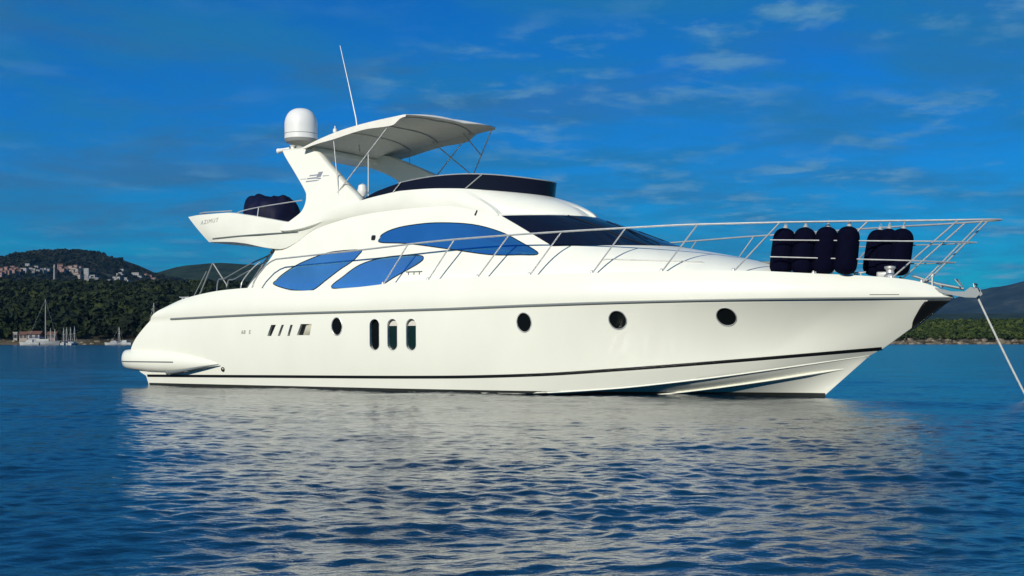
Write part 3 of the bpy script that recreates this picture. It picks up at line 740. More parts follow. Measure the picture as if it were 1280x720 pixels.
for s_ in (1, -1):
    for a, b in zip(bases, tops):
        za, zb = float(TOP_Z(a)), float(RAILZ(b)); va = float(TOP_V(a)) - 0.05
        mb = MB(); mb.tube([S(a, s_*va, za - 0.02), S(b, s_*float(RAILV(b)), zb)], 0.017, 8)
        mb.lathe([(0.04, -0.01), (0.04, 0.012), (0.026, 0.05), (0.02, 0.06)], S(a, s_*va, za), 12, (b-a, 0, zb-za) if False else None)
        mb.build('stanchion', M['steel'], rail)
for zs, ue, nm in (((3.372, 3.262), 21.20, 'a'), ((3.013, 2.856), 20.78, 'b')):
    ra = []
    for u in np.linspace(17.24, ue, 24):
        sl = (float(RAILZ(u)) - (zs[0] + (zs[1]-zs[0])*(u-17.24)/(ue-17.24)))
        v = float(RAILV(u + sl*0.0)); v = v*(1 - 0.0) if u < ue - 0.35 else v
        k = (u-17.24)/(ue-17.24)
        v = v - (float(RAILV(ue)) - 0.0)*max(0, (k-0.75)/0.25)**2
        ra.append(S(u, max(v, 0.0), zs[0] + (zs[1]-zs[0])*k))
    full = ra + [(p[0], -p[1], p[2]) for p in reversed(ra[:-1])]
    mb = MB(); mb.tube(full, 0.014, 8); mb.build('lower_rail', M['steel'], rail)

# ---- bow gear
mb = MB()
for s_ in (-0.13, 0.13):
    q = [(20.35, 2.26), (20.7, 2.18), (21.0, 2.12), (21.22, 2.11), (21.30, 2.19), (21.24, 2.31), (21.1, 2.33), (20.98, 2.24), (20.7, 2.25), (20.4, 2.34)]
    mb.prism(q, lambda p: (p[0], s_-0.012, p[1]), lambda p: (p[0], s_+0.012, p[1]))
mb.box((20.75, 0, 2.19), (0.8, 0.24, 0.03)); mb.tube([(21.18, -0.16, 2.32), (21.18, -0.16, 2.40), (21.18, 0.16, 2.40), (21.18, 0.16, 2.32)], 0.018, 8)
mb.tube([(20.9, -0.13, 2.36), (20.8, -0.13, 2.5), (20.8, 0.13, 2.5), (20.9, 0.13, 2.36)], 0.014, 8)
brk = mb.build('bow_roller_bracket', M['dull_steel'], yacht, sharp=30)
mb = MB(); mb.lathe([(0.0, -0.10), (0.085, -0.10), (0.055, 0), (0.085, 0.10), (0.0, 0.10)], (21.17, 0, 2.25), 18, (0, 1, 0)); mb.build('roller', M['black'], brk)
mb = MB(); mb.tube([(19.9, 0, 2.60), (20.4, 0, 2.42), (20.95, 0, 2.30)], 0.03, 8); mb.tube([(20.5, -0.09, 2.36), (20.5, 0.09, 2.36)], 0.02, 8)
mb.build('anchor_shank', M['dull_steel'], yacht)
mb = MB(); mb.lathe([(0.13, 0), (0.13, 0.06), (0.09, 0.10), (0.08, 0.18), (0.12, 0.22), (0.12, 0.26), (0.0, 0.28)], (19.45, -0.1, 2.55), 20); mb.box((19.3, 0.12, 2.62), (0.34, 0.26, 0.18), 0, 0.04)
mb.build('windlass', M['steel'], yacht)
mb = MB(); mb.tube([(20.33, -0.12, 2.36), (20.33, -0.12, 2.58)], 0.013, 8); mb.lathe([(0.03, 0), (0.035, 0.06), (0.0, 0.08)], (20.33, -0.12, 2.57), 10); mb.build('bow_lamp', M['alloy'], yacht)
mb = MB(); mb.box((16.6, 0, 2.96), (0.6, 0.6, 0.07), 0, 0.025); mb.build('deck_hatch', M['seam'], yacht)
for s_ in (1, -1):
    mb = MB(); hz = [S(u, s_*(house_v(u, 3.02 - 0.10*(u-13.5)/2.5) - 0.02), 3.06 - 0.12*(u-13.5)/2.5) for u in np.linspace(13.4, 15.8, 16)]
    hz = [(p[0], p[1], p[2] - (0.07 if k in (0, 15) else 0)) for k, p in enumerate(hz)]
    mb.tube(hz, 0.015, 8); mb.build('grab_rail', M['steel'], yacht)

# ---- flybridge hand rail, cockpit poles, boarding ladder
mb = MB()
for s_ in (1, -1):
    pts = curve_pts([S(4.86, s_*1.9, 4.86), S(4.2, s_*1.98, 4.80), S(3.5, s_*2.02, 4.74), S(2.9, s_*2.04, 4.66), S(2.6, s_*2.05, 4.55)], 5); mb.tube(pts, 0.016, 8)
    mb.tube([S(3.5, s_*2.02, 4.74), S(3.45, s_*2.02, 4.45)], 0.014, 8)
pts = [S(2.6, 2.05, 4.69), S(1.6, 2.03, 4.70), S(1.3, 1.9, 4.70), S(1.2, 0, 4.70), S(1.3, -1.9, 4.70), S(1.6, -2.03, 4.70), S(2.6, -2.05, 4.69)]
mb.tube(pts, 0.016, 8); mb.build('flybridge_hand_rail', M['steel'], yacht)
mb = MB()
mb.tube([S(0.02, 0.05, 3.46), S(-0.62, 0.05, 2.30)], 0.022, 8); mb.tube([S(-0.2, 0.05, 3.25), S(-0.76, 0.15, 2.30)], 0.016, 8)
mb.tube([S(0.06, 0.05, 3.46), S(0.52, 0, 2.85), S(0.62, 0, 2.3)], 0.022, 8); mb.tube([S(-0.62, 0.05, 2.35), S(-0.62, 0.05, 0.98)], 0.022, 8); mb.tube([S(0.62, 0, 2.3), S(0.62, 0, 1.4)], 0.022, 8)
mb.tube([S(0.02, 0.05, 3.46), S(0.06, 0.05, 3.46)], 0.03, 8); mb.build('stern_davit', M['rubber'], yacht)
mb = MB()
for o in (0.6, 1.0):
    mb.tube(curve_pts([S(1.10, o, 1.45), S(1.10, o, 2.80), S(1.40, o, 2.969), S(2.278, o, 3.324), S(3.05, o, 3.585), S(3.5, o, 3.9)], 5), 0.02, 8)
    mb.tube([S(1.16, o, 1.5), S(3.3, o, 3.9)], 0.03, 8)
for k in range(8): mb.tube([S(1.3 + k*0.26, 0.6, 1.66 + k*0.29), S(1.3 + k*0.26, 1.0, 1.66 + k*0.29)], 0.022, 8)
mb.build('flybridge_ladder', M['dull_steel'], yacht)
for s_ in (1, -1):
    mb = MB(); mb.tube(curve_pts([S(3.02, s_*2.2, 2.55), S(3.06, s_*2.15, 2.80), S(3.3, s_*2.08, 3.10), S(3.56, s_*2.04, 3.30)], 5), 0.016, 8)
    mb.build('side_gate_rail', M['steel'], yacht)

# ---- lettering
def text(body, size, fn, name, m, parent, shear=0.0, extr=0.004, spacing=1.0):
    cu = bpy.data.curves.new('lettering', 'FONT'); cu.body = body; cu.size = size; cu.extrude = extr; cu.shear = shear; cu.space_character = spacing; cu.resolution_u = 3
    o = bpy.data.objects.new('lettering', cu); col.objects.link(o); bpy.context.view_layer.update()
    me = bpy.data.meshes.new_from_object(o.evaluated_get(bpy.context.evaluated_depsgraph_get())); bpy.data.objects.remove(o)
    for v in me.vertices: v.co = Vector(fn(v.co.x, v.co.y, v.co.z))
    return link(name, me, m, parent)
fly_y = skin_y(fly); hull_y = skin_y(hull)
def on_wing(x, y, z):
    u = 1.56 + x; zz = 4.36 + y + 0.07*x; return (u, fly_y(u, zz) - 0.006 - z, zz)
text('AZIMUT', 0.155, on_wing, 'wing_lettering', M['pale_letter'], fly, 0.25, 0.003, 1.25)
def on_hull(x, y, z):
    u = 3.39 + x; zz = 1.40 + y; return (u, hull_y(u, zz) - 0.005 - z, zz)
text('68', 0.14, on_hull, 'hull_lettering', M['letter'], yacht, 0.2, 0.003, 1.1)
text('E', 0.14, lambda x, y, z: on_hull(x + 0.26, y, z), 'hull_lettering', M['letter'], yacht, 0.2, 0.003, 1.1)
bw = MB(); bw.tube([S(u, hull_v(u, 2.19)+0.004, 2.19) for u in np.linspace(19.2, 19.75, 8)], 0.008, 6); bw.build('bow_mark', M['letter'], yacht)

# ================================================================== THINGS CARRIED ON THE YACHT
def yw(u, v, z): return (-8.6965 + u*math.cos(R(-30)) + v*math.sin(R(-30)), 37.2298 + u*math.sin(R(-30)) - v*math.cos(R(-30)), z)
def make_fender():
    root = empty('fender', (0, 0, 0))
    r_ = 0.245; L = 1.06; prof = [(0.0, 0.0)]
    prof += [(r_*math.sin(q)**0.8, r_*0.8*(1-math.cos(q))) for q in np.linspace(0.15, math.pi/2, 8)]
    prof += [(r_*1.02, 0.45), (r_*1.0, 0.65)]
    prof += [(r_*math.cos(q)**0.75, L - 0.30 + 0.26*math.sin(q)) for q in np.linspace(0, math.pi/2-0.25, 8)] + [(0.055, L-0.035), (0.0, L-0.035)]
    mb = MB(); mb.lathe(prof, (0, 0, 0), 28); mb.build('cover', M['navy'], root)
    mb = MB(); mb.lathe([(0.06, L-0.06), (0.055, L-0.015), (0.035, L+0.01), (0.03, L+0.03), (0.0, L+0.04)], (0, 0, 0), 14); mb.tube([(-0.03, 0, L+0.03), (0, 0, L+0.10), (0.03, 0, L+0.03)], 0.010, 6); mb.build('eye', M['eye'], root)
    return root
proto = make_fender()
FEND = [(17.31, 0.98, 2.635, 'navy covered fender on the foredeck, the one farthest aft beside the windscreen end', 7),
        (17.78, 0.95, 2.63, 'navy covered fender second from the aft end of the foredeck row', 5),
        (18.22, 0.92, 2.63, 'navy covered fender standing third in the foredeck row of four', 7),
        (18.68, 0.88, 2.62, 'navy covered fender nearest the bow in the row of four, behind a slanting stanchion', 6),
        (18.95, -0.42, 2.64, 'navy covered fender at the left of the tight bow cluster of three', 9),
        (19.22, -0.34, 2.64, 'navy covered fender in the middle of the tight bow cluster of three', 6),
        (19.50, -0.30, 2.63, 'navy covered fender closest to the bow tip, right of the tight cluster of three', 8)]
for i, (u, v, z, lab, lean) in enumerate(FEND):
    o = proto if i == 0 else copy_tree(proto)
    o.location = yw(u, v, z)
    o.rotation_euler = (Matrix.Rotation(R(lean), 4, Vector((0.5, 0.87, 0))) @ Matrix.Rotation(R(40*i), 4, 'Z')).to_euler()
    tag(o, lab, 'fender', 'navy fenders stowed inside the bow rail')

# covered load on the aft flybridge
V = []; Fc = []; nth, nph = 48, 26; rng = np.random.default_rng(4)
ph = rng.uniform(0, 6.28, 12)
for j in range(nph):
    for i in range(nth):
        th_ = 2*math.pi*i/nth; f_ = j/(nph-1)*math.pi/2
        d = np.array([math.cos(th_)*math.cos(f_)**0.55, math.sin(th_)*math.cos(f_)**0.55, math.sin(f_)**0.8])
        p = d*np.array([0.86, 0.72, 0.80])
        p[2] += 0.13*math.exp(-((p[0]+0.50)/0.25)**2)*d[2] + 0.05*math.exp(-((p[0]-0.52)/0.25)**2)*d[2] - 0.05*d[2]
        p += d*0.02*(math.sin(5*th_+3*f_+ph[0]) + math.sin(9*th_-5*f_+ph[1]) + 0.7*math.sin(14*p[0]+ph[2])*math.cos(11*p[1]+ph[3]))
        V.append(p)
for j in range(nph-1):
    for i in range(nth): Fc.append((j*nth+i, j*nth+(i+1) % nth, (j+1)*nth+(i+1) % nth, (j+1)*nth+i))
Fc.append(tuple(reversed(range(nth))))
cov = link('covered_load', finish(V, Fc, 60, True), M['navy_cover'])
cov.location = yw(2.75, 0.62, 4.42); cov.rotation_euler = (0, 0, R(-30))
tag(cov, 'lumpy load under a navy fabric cover on the aft flybridge deck', 'covered load')

# anchor rope from the bow roller down into the water
a = Vector(yw(21.20, 0.0, 2.17)); b = Vector((10.65, 25.95, -0.35)); pts = []
for k in range(25):
    t = k/24; p = a.lerp(b, t); p.z -= 0.10*4*t*(1-t)*0.4; pts.append(p)
mb = MB(); mb.tube(pts, 0.021, 8); tag(mb.build('anchor_rope', M['rope']), 'pale mooring rope running taut from the bow roller down into the water', 'rope')

# ================================================================== LAND AND WATER
def vnoise(x, y, seed=0):
    """smooth value noise on arrays"""
    xi = np.floor(x).astype(int); yi = np.floor(y).astype(int); fx = x-xi; fy = y-yi
    fx = fx*fx*(3-2*fx); fy = fy*fy*(3-2*fy)
    def h(a, b):
        n = (a*374761393 + b*668265263 + seed*982451653) & 0x7fffffff
        n = ((n ^ (n >> 13))*1274126177) & 0x7fffffff
        return ((n ^ (n >> 16)) & 0xffff)/65535.0
    return (h(xi, yi)*(1-fx) + h(xi+1, yi)*fx)*(1-fy) + (h(xi, yi+1)*(1-fx) + h(xi+1, yi+1)*fx)*fy
def fbm(x, y, o=5, seed=0):
    s = 0; a = 0.5
    for k in range(o): s = s + a*vnoise(x*2**k, y*2**k, seed+k); a *= 0.5
    return s
HILL_P = pchip([-3500, -2500, -1469, -1156, -1000, -922, -867, -820, -766, -727, -695, -641, -531, -344, 0, 600], [60, 90, 108, 122, 139, 162, 171, 173, 160, 143, 131, 118, 98, 67, 30, 0])
HILL_G = pchip([1050, 1150, 1500, 2000, 2500, 3400], [0.0, 0.14, 0.36, 0.68, 1.0, 0.2])
def hill_z(x, y): return HILL_P(x)*HILL_G(y) + (fbm(x/130, y/130, 5, 3)-0.48)*22*np.clip((y-1100)/600, 0, 1)*np.clip((2500-y)/500, 0.25, 1)
RIDGE_P = pchip([-2500, -1500, -1013, -900, -834, -750, -656, -562, -450, -225, 112, 488, 1400, 2200], [60, 95, 123, 142, 157, 177, 185, 181, 168, 142, 99, 70, 60, 0])
RIDGE_G = pchip([2450, 3000, 3600], [0.25, 1.0, 0.3])
def ridge_z(x, y): return RIDGE_P(x)*RIDGE_G(y) + (fbm(x/150, y/150, 5, 8)-0.48)*14
MTN_P = pchip([300, 845, 1170, 1495, 1657, 1755, 1852, 1950, 2080, 2308, 2795, 3770, 5200], [40, 82, 102, 121, 134, 154, 186, 216, 248, 300, 355, 300, 120])
MTN_G = pchip([4000, 4600, 5200, 6200], [0.0, 0.5, 1.0, 0.3])
def mtn_z(x, y): return MTN_P(x)*MTN_G(y) + (fbm(x/260, y/260, 6, 5)-0.48)*46*np.clip((y-4000)/500, 0, 1)
SHORE_L = pchip([-2500, -420, -320, -250, -180, -60, 100, 260], [430, 470, 492, 500, 505, 560, 640, 760])
def land_z(x, y):
    s = SHORE_L(x); d = y - s
    return np.minimum(0.02*0 + 0.35*np.clip(d, -20, 6) - 0.2, 2.0) + 40*np.clip((d-8)/520, 0, 1)**1.05*np.clip((300-x)/500, 0, 1) + (fbm(x/40, y/40, 4, 2)-0.48)*3*np.clip(d/80, 0, 1)
SHORE_R = pchip([60, 120, 170, 230, 320, 2500], [900, 640, 590, 600, 575, 560])
def cape_z(x, y):
    s = SHORE_R(x); d = y - s
    return np.minimum(0.3*np.clip(d, -20, 6) - 0.2, 1.6) + 10.0*np.clip((d-4)/170, 0, 1)**0.8 + (fbm(x/30, y/30, 4, 6)-0.48)*2.2*np.clip(d/30, 0, 1)
def add_grid(name, X, Y, zf, m, kind='structure'):
    gx, gy = np.meshgrid(X, Y); gz = zf(gx, gy); nx, ny = len(X), len(Y)
    co = np.stack([gx, gy, gz], -1).reshape(-1, 3).astype(np.float32)
    i = np.arange(ny-1)[:, None]*nx + np.arange(nx-1)[None, :]
    q = np.stack([i, i+1, i+1+nx, i+nx], -1).reshape(-1, 4).astype(np.int32)
    me = raw_mesh(co, q); o = link(name, me, m); o['kind'] = kind; return o
def raw_mesh(co, q, smooth=True):
    me = bpy.data.meshes.new('mesh'); k = q.shape[1]
    me.vertices.add(len(co)); me.vertices.foreach_set('co', np.asarray(co, np.float32).ravel())
    me.loops.add(q.size); me.loops.foreach_set('vertex_index', q.astype(np.int32).ravel())
    me.polygons.add(len(q)); me.polygons.foreach_set('loop_start', np.arange(len(q), dtype=np.int32)*k)
    me.polygons.foreach_set('use_smooth', np.full(len(q), smooth)); me.update(calc_edges=True); return me

def ground_mat(name, cols, scale, detail=8, stops=(0.3, 0.5, 0.7), rough=0.95, fine=None):
    m = bpy.data.materials.new(name); m.use_nodes = True; t = m.node_tree; p = t.nodes['Principled BSDF']; p.inputs['Roughness'].default_value = rough
    p.inputs['Specular IOR Level'].default_value = 0.1
    c = t.nodes.new('ShaderNodeTexCoord'); n = t.nodes.new('ShaderNodeTexNoise'); n.inputs['Scale'].default_value = scale; n.inputs['Detail'].default_value = detail; n.inputs['Roughness'].default_value = 0.65
    t.links.new(c.outputs['Object'], n.inputs['Vector'])
    r = t.nodes.new('ShaderNodeValToRGB'); t.links.new(n.outputs['Fac'], r.inputs[0])
    el = r.color_ramp.elements
    while len(el) < len(cols): el.new(0.5)
    for e, s_, c_ in zip(el, stops, cols): e.position = s_; e.color = (*c_, 1)
    t.links.new(r.outputs[0], p.inputs['Base Color']); return m
hill_m = ground_mat('maquis_hill', [(0.008, 0.011, 0.010), (0.014, 0.020, 0.013), (0.045, 0.045, 0.03), (0.11, 0.10, 0.075)], 0.022, 10, (0.36, 0.50, 0.62, 0.74))
ridge_m = ground_mat('wooded_ridge', [(0.010, 0.018, 0.012), (0.02, 0.034, 0.018), (0.035, 0.045, 0.026)], 0.02, 10, (0.38, 0.52, 0.66))
mtn_m = ground_mat('hazy_mountain_scrub', [(0.010, 0.019, 0.026), (0.020, 0.031, 0.038), (0.06, 0.068, 0.07)], 0.010, 10, (0.36, 0.52, 0.70))  # blue of distant haze is mixed into these scrub colours
soil_m = ground_mat('shore_soil', [(0.025, 0.026, 0.016), (0.06, 0.05, 0.032), (0.17, 0.14, 0.10)], 0.12, 8, (0.38, 0.52, 0.72))
add_grid('hill', np.arange(-3400, 601, 20), np.arange(1050, 3401, 16), hill_z, hill_m)
add_grid('ridge', np.arange(-2400, 2201, 24), np.arange(2450, 3601, 24), ridge_z, ridge_m)
add_grid('mountain', np.arange(400, 5201, 30), np.arange(4000, 6201, 30), mtn_z, mtn_m)
add_grid('shore', np.arange(-1800, 300, 6), np.concatenate([np.arange(420, 620, 3), np.arange(620, 1300, 12)]), land_z, soil_m)
add_grid('headland', np.arange(90, 1500, 6), np.concatenate([np.arange(555, 700, 3), np.arange(700, 1100, 12)]), cape_z, soil_m)

# ---- woods: every crown a shell of leaf clumps, one mass
def leaf_mat(name, dark, mid_, light, scale=0.16):
    m = bpy.data.materials.new(name); m.use_nodes = True; t = m.node_tree; p = t.nodes['Principled BSDF']; p.inputs['Roughness'].default_value = 0.8; p.inputs['Specular IOR Level'].default_value = 0.15
    g = t.nodes.new('ShaderNodeTexCoord'); n = t.nodes.new('ShaderNodeTexNoise'); n.inputs['Scale'].default_value = scale; n.inputs['Detail'].default_value = 3
    t.links.new(g.outputs['Object'], n.inputs['Vector']); r = t.nodes.new('ShaderNodeValToRGB'); t.links.new(n.outputs['Fac'], r.inputs[0])
    el = r.color_ramp.elements; el.new(0.5)
    for e, s_, c_ in zip(el, (0.32, 0.5, 0.7), (dark, mid_, light)): e.position = s_; e.color = (*c_, 1)
    t.links.new(r.outputs[0], p.inputs['Base Color']); return m
def crowns(name, centres, radii, nleaf, size, m, flat=0.8, seed=1):
    g = np.random.default_rng(seed); N = len(centres)
    d = g.normal(size=(N, nleaf, 3)); d /= np.linalg.norm(d, axis=2, keepdims=True); d[..., 2] = np.where(d[..., 2] < -0.5, -d[..., 2], d[..., 2])
    lob = 0.72 + 0.28*np.sin(d[..., 0]*5 + g.uniform(0, 6, (N, 1)))*np.sin(d[..., 1]*5 + g.uniform(0, 6, (N, 1)))
    rad = radii[:, None]*lob*(0.55 + 0.5*g.random((N, nleaf))**0.5)
    p = centres[:, None, :] + d*rad[..., None]*np.array([1, 1, flat])
    nrm = d + g.normal(size=d.shape)*0.55; nrm /= np.linalg.norm(nrm, axis=2, keepdims=True)
    a = np.cross(nrm, g.normal(size=d.shape)); a /= np.linalg.norm(a, axis=2, keepdims=True); b = np.cross(nrm, a)
    s_ = (size*(0.6 + 0.8*g.random((N, nleaf))))[..., None]*(radii[:, None, None]/np.mean(radii))
    q = np.stack([p - a*s_ - b*s_*0.6, p + a*s_ - b*s_*0.7, p + a*s_*0.8 + b*s_*0.7, p - a*s_*0.7 + b*s_*0.6], 2)
    co = q.reshape(-1, 3); f = np.arange(len(co), dtype=np.int32).reshape(-1, 4)
    o = link(name, raw_mesh(co, f, False), m); o['kind'] = 'stuff'; return o
g = np.random.default_rng(11)
def scatter(n, x0, x1, y0, y1, zf, sh, dmin, spacing, a0, a1):
    x = g.uniform(x0, x1, n); y = y0 + (y1-y0)*g.random(n)**1.2; k = (y - sh(x) > dmin) & (x/y > a0) & (x/y < a1)
    x, y = x[k], y[k]; key = {}; keep = []
    for i in range(len(x)):
        c_ = (int(x[i]//spacing), int(y[i]//spacing))
        if c_ not in key: key[c_] = 1; keep.append(i)
    x, y = x[keep], y[keep]; return x, y, zf(x, y)
x, y, z = scatter(40000, -560, 160, 500, 1080, land_z, SHORE_L, 9, 5.0, -0.52, 0.12)
r_ = 2.2 + 3.6*g.random(len(x))**2.2
wood = crowns('forest', np.stack([x, y, z + r_*0.9], 1), r_, 70, 0.85, leaf_mat('evergreen_leaves', (0.006, 0.010, 0.006), (0.013, 0.021, 0.008), (0.034, 0.046, 0.013), 0.05), 0.9, 2)
wood['label'] = 'dark green evergreen wood covering the far left shore'; wood['category'] = 'forest'
x, y, z = scatter(26000, 110, 560, 575, 960, cape_z, SHORE_R, 7, 3.4, 0.14, 0.55)
r_ = 1.3 + 1.5*g.random(len(x))**1.5
sc = crowns('scrub', np.stack([x, y, z + r_*0.6], 1), r_, 60, 0.50, leaf_mat('scrub_leaves', (0.012, 0.022, 0.008), (0.034, 0.056, 0.013), (0.075, 0.092, 0.022), 0.10), 0.75, 3)
sc['label'] = 'low green scrub covering the point of land beyond the bow'; sc['category'] = 'scrub'
# tree cover on the hills behind
x = g.uniform(-1300, -200, 9000); y = g.uniform(1120, 2500, 9000); k = (x/y > -0.5) & (x/y < -0.12); x, y = x[k], y[k]; r_ = 3 + 4*g.random(len(x))
hw = crowns('maquis', np.stack([x, y, hill_z(x, y) + r_*0.3], 1), r_, 26, 1.9, leaf_mat('maquis_leaves', (0.006, 0.009, 0.008), (0.012, 0.017, 0.010), (0.026, 0.029, 0.018), 0.02), 0.6, 5)
hw['label'] = 'dark bushes dotted over the hillside round the town'; hw['category'] = 'bushes'
# shore rocks
bmk = MB()
for k in range(420):
    xx = g.uniform(150, 330) if k < 260 else g.uniform(-330, -120); sh = SHORE_R if k < 260 else SHORE_L; zf = cape_z if k < 260 else land_z
    yy = float(sh(xx)) + abs(g.normal())*4.0 - 0.5; s_ = (0.5 + 1.2*g.random()**2)*(1 if k < 260 else 0.5)
    bb = bmesh.new(); bmesh.ops.create_icosphere(bb, subdivisions=1, radius=s_)
    vs = [(xx + v.co.x*(1.3 + 0.5*g.random()), yy + v.co.y, float(zf(np.array(xx), np.array(yy))) + 0.1 + v.co.z*(0.5 + 0.3*g.random())) for v in bb.verts]; ix = {v: i for i, v in enumerate(bb.verts)}
    bmk.add(vs, [tuple(ix[v] for v in f.verts) for f in bb.faces]); bb.free()
rk = bmk.build('shore_rocks', ground_mat('shore_rock', [(0.07, 0.06, 0.045), (0.17, 0.14, 0.10), (0.32, 0.28, 0.22)], 0.5, 6, (0.35, 0.5, 0.7)), smooth=False, weld=0)
rk['kind'] = 'stuff'; rk['label'] = 'pale boulders and rubble along the waterline'; rk['category'] = 'rocks'

# ---- town houses on the hill
wall_cols = dict(white=(0.31, 0.305, 0.31), pink=(0.26, 0.165, 0.15), grey=(0.22, 0.22, 0.235), cream=(0.30, 0.26, 0.23))
WM = {k: mat(k + '_render', c, 0.85, var=0.1, vscale=0.4) for k, c in wall_cols.items()}
roof_m = mat('terracotta_tiles', (0.17, 0.08, 0.055), 0.85, var=0.25, vscale=0.8); flat_m = mat('flat_roof', (0.30, 0.29, 0.28), 0.9); shut_m = mat('dark_opening', (0.03, 0.03, 0.035), 0.4)
def house(loc, w, d, h_, rz, wall, gable):
    """one small house: walls, window openings and a tiled or flat roof"""
    bm_ = MB(); mats = [WM[wall], roof_m if gable else flat_m, shut_m]; fm = []
    def face(vs, fs, mi): bm_.add(vs, fs); fm.extend([mi]*len(fs))
    x, y = w/2, d/2
    b = [(-x, -y, -3), (x, -y, -3), (x, y, -3), (-x, y, -3), (-x, -y, h_), (x, -y, h_), (x, y, h_), (-x, y, h_)]
    face(b, [(0, 1, 5, 4), (1, 2, 6, 5), (2, 3, 7, 6), (3, 0, 4, 7), (4, 5, 6, 7)], 0)
    if gable:
        r0 = h_ + 0.03; rr = h_ + d*0.22; e = 0.5
        face([(-x-e, -y-e, r0), (x+e, -y-e, r0), (x+e, 0, rr), (-x-e, 0, rr), (x+e, y+e, r0), (-x-e, y+e, r0)], [(0, 1, 2, 3), (3, 2, 4, 5), (0, 3, 5), (1, 4, 2), (0, 5, 4, 1)], 1)
    else: face([(-x-.2, -y-.2, h_+.02), (x+.2, -y-.2, h_+.02), (x+.2, y+.2, h_+.02), (-x-.2, y+.2, h_+.02), (-x-.2, -y-.2, h_+.5), (x+.2, -y-.2, h_+.5), (x+.2, y+.2, h_+.5), (-x-.2, y+.2, h_+.5)], [(0, 1, 5, 4), (1, 2, 6, 5), (2, 3, 7, 6), (3, 0, 4, 7), (4, 5, 6, 7), (0, 3, 2, 1)], 1)
    for fl in range(max(1, int(h_//3))):
        for k in range(max(2, int(w//3.2))):
            cx = -x + (k+0.5)*w/max(2, int(w//3.2)); z0 = 0.9 + fl*3.0; face([(cx-.55, -y-.03, z0), (cx+.55, -y-.03, z0), (cx+.55, -y-.03, z0+1.4), (cx-.55, -y-.03, z0+1.4)], [(0, 1, 2, 3)], 2)
    me = bpy.data.meshes.new('mesh'); me.from_pydata(bm_.v, [], bm_.f); me.update()
    o = link('house', me, mats); 
    for p_, i in zip(me.polygons, fm): p_.material_index = i
    o.location = loc; o.rotation_euler = (0, 0, rz); return o
TOWN = {
 'a': ([(-772.0, 1936), (-765.2, 1928), (-769.5, 1948), (-759.5, 1932), (-764.9, 1952), (-781.6, 2004), (-758.5, 1948), (-771.9, 1992), (-755.5, 1956), (-759.5, 1976), (-760.4, 1904)], 'pink', True, 'small pink tiled house in the row at the left end of the hill town', (8, 7, 6)),
 'b': ([(-766.3, 2040), (-744.3, 1988), (-758.4, 2036), (-770.7, 2076), (-751.8, 2032), (-757.0, 2060), (-748.8, 2048), (-756.6, 2080), (-752.7, 2080)], 'grey', False, 'small grey flat roofed house between the pink row and the cream cluster', (7, 7, 6)),
 'c': ([(-758.5, 2148), (-750.2, 2132), (-742.0, 2120), (-746.4, 2144)], 'pink', True, 'pink tall house in the small group under the left shoulder of the hill', (9, 8, 10)),
 'd': ([(-749.3, 2172), (-737.0, 2144), (-742.6, 2172), (-745.3, 2188), (-724.9, 2132), (-735.8, 2172), (-715.5, 2116), (-742.5, 2204)], 'cream', True, 'cream house with tiled roof in the stacked middle cluster of the hill town', (9, 8, 7)),
 'e': ([(-706.2, 2124), (-700.9, 2124), (-702.1, 2148), (-678.6, 2084), (-673.1, 2032)], 'grey', False, 'wide grey block below the brightest white house of the hill town', (12, 9, 8)),
 'f': ([(-645.2, 2024), (-651.5, 2056), (-653.9, 2076), (-646.3, 2064), (-677.2, 2180), (-664.4, 2152), (-676.4, 2204), (-693.2, 2268), (-679.2, 2236), (-660.5, 2188), (-646.8, 2156), (-707.4, 2324), (-690.0, 2244)], 'white', False, 'small white house scattered among bushes right of the cream cluster', (7, 7, 6)),
 'g': ([(-674.1, 2360), (-663.6, 2344), (-653.0, 2332), (-623.7, 2004)], 'pink', True, 'pink house at the far right end of the hill town', (8, 7, 6)),
}
rnd = random.Random(3)
for key, (pts, wl, gb, lab, (w, d, h_)) in TOWN.items():
    for (x, y) in pts:
        z = float(hill_z(np.array(x), np.array(y)))
        o = house((x, y, z + 1.2), 0.78*w*rnd.uniform(.75, 1.25), 0.8*d*rnd.uniform(.85, 1.2), 0.74*h_*rnd.uniform(.8, 1.25), rnd.uniform(-.6, .4), wl, gb)
        tag(o, lab, 'house', 'houses of the hill town')
for (x, y, w, h_, lab) in ((-756.4, 1984, 13, 8, 'bright white wide house just right of the pink row of the town'), (-781.1, 2064, 8, 9, 'white house standing highest, above the left end of the hill town'),
                           (-724.2, 2180, 10, 13, 'tall bright white house in the centre of the hill town'), (-682.7, 2324, 17, 8, 'long white building high on the right slope of the hill town'),
                           (-658.4, 2268, 9, 8, 'white house directly below the long white building on the right slope')):
    tag(house((x, y, float(hill_z(np.array(x), np.array(y))) + 1.2), 0.8*w, 7, 0.75*h_, rnd.uniform(-.3, .2), 'white', False), lab, 'house', 'houses of the hill town')

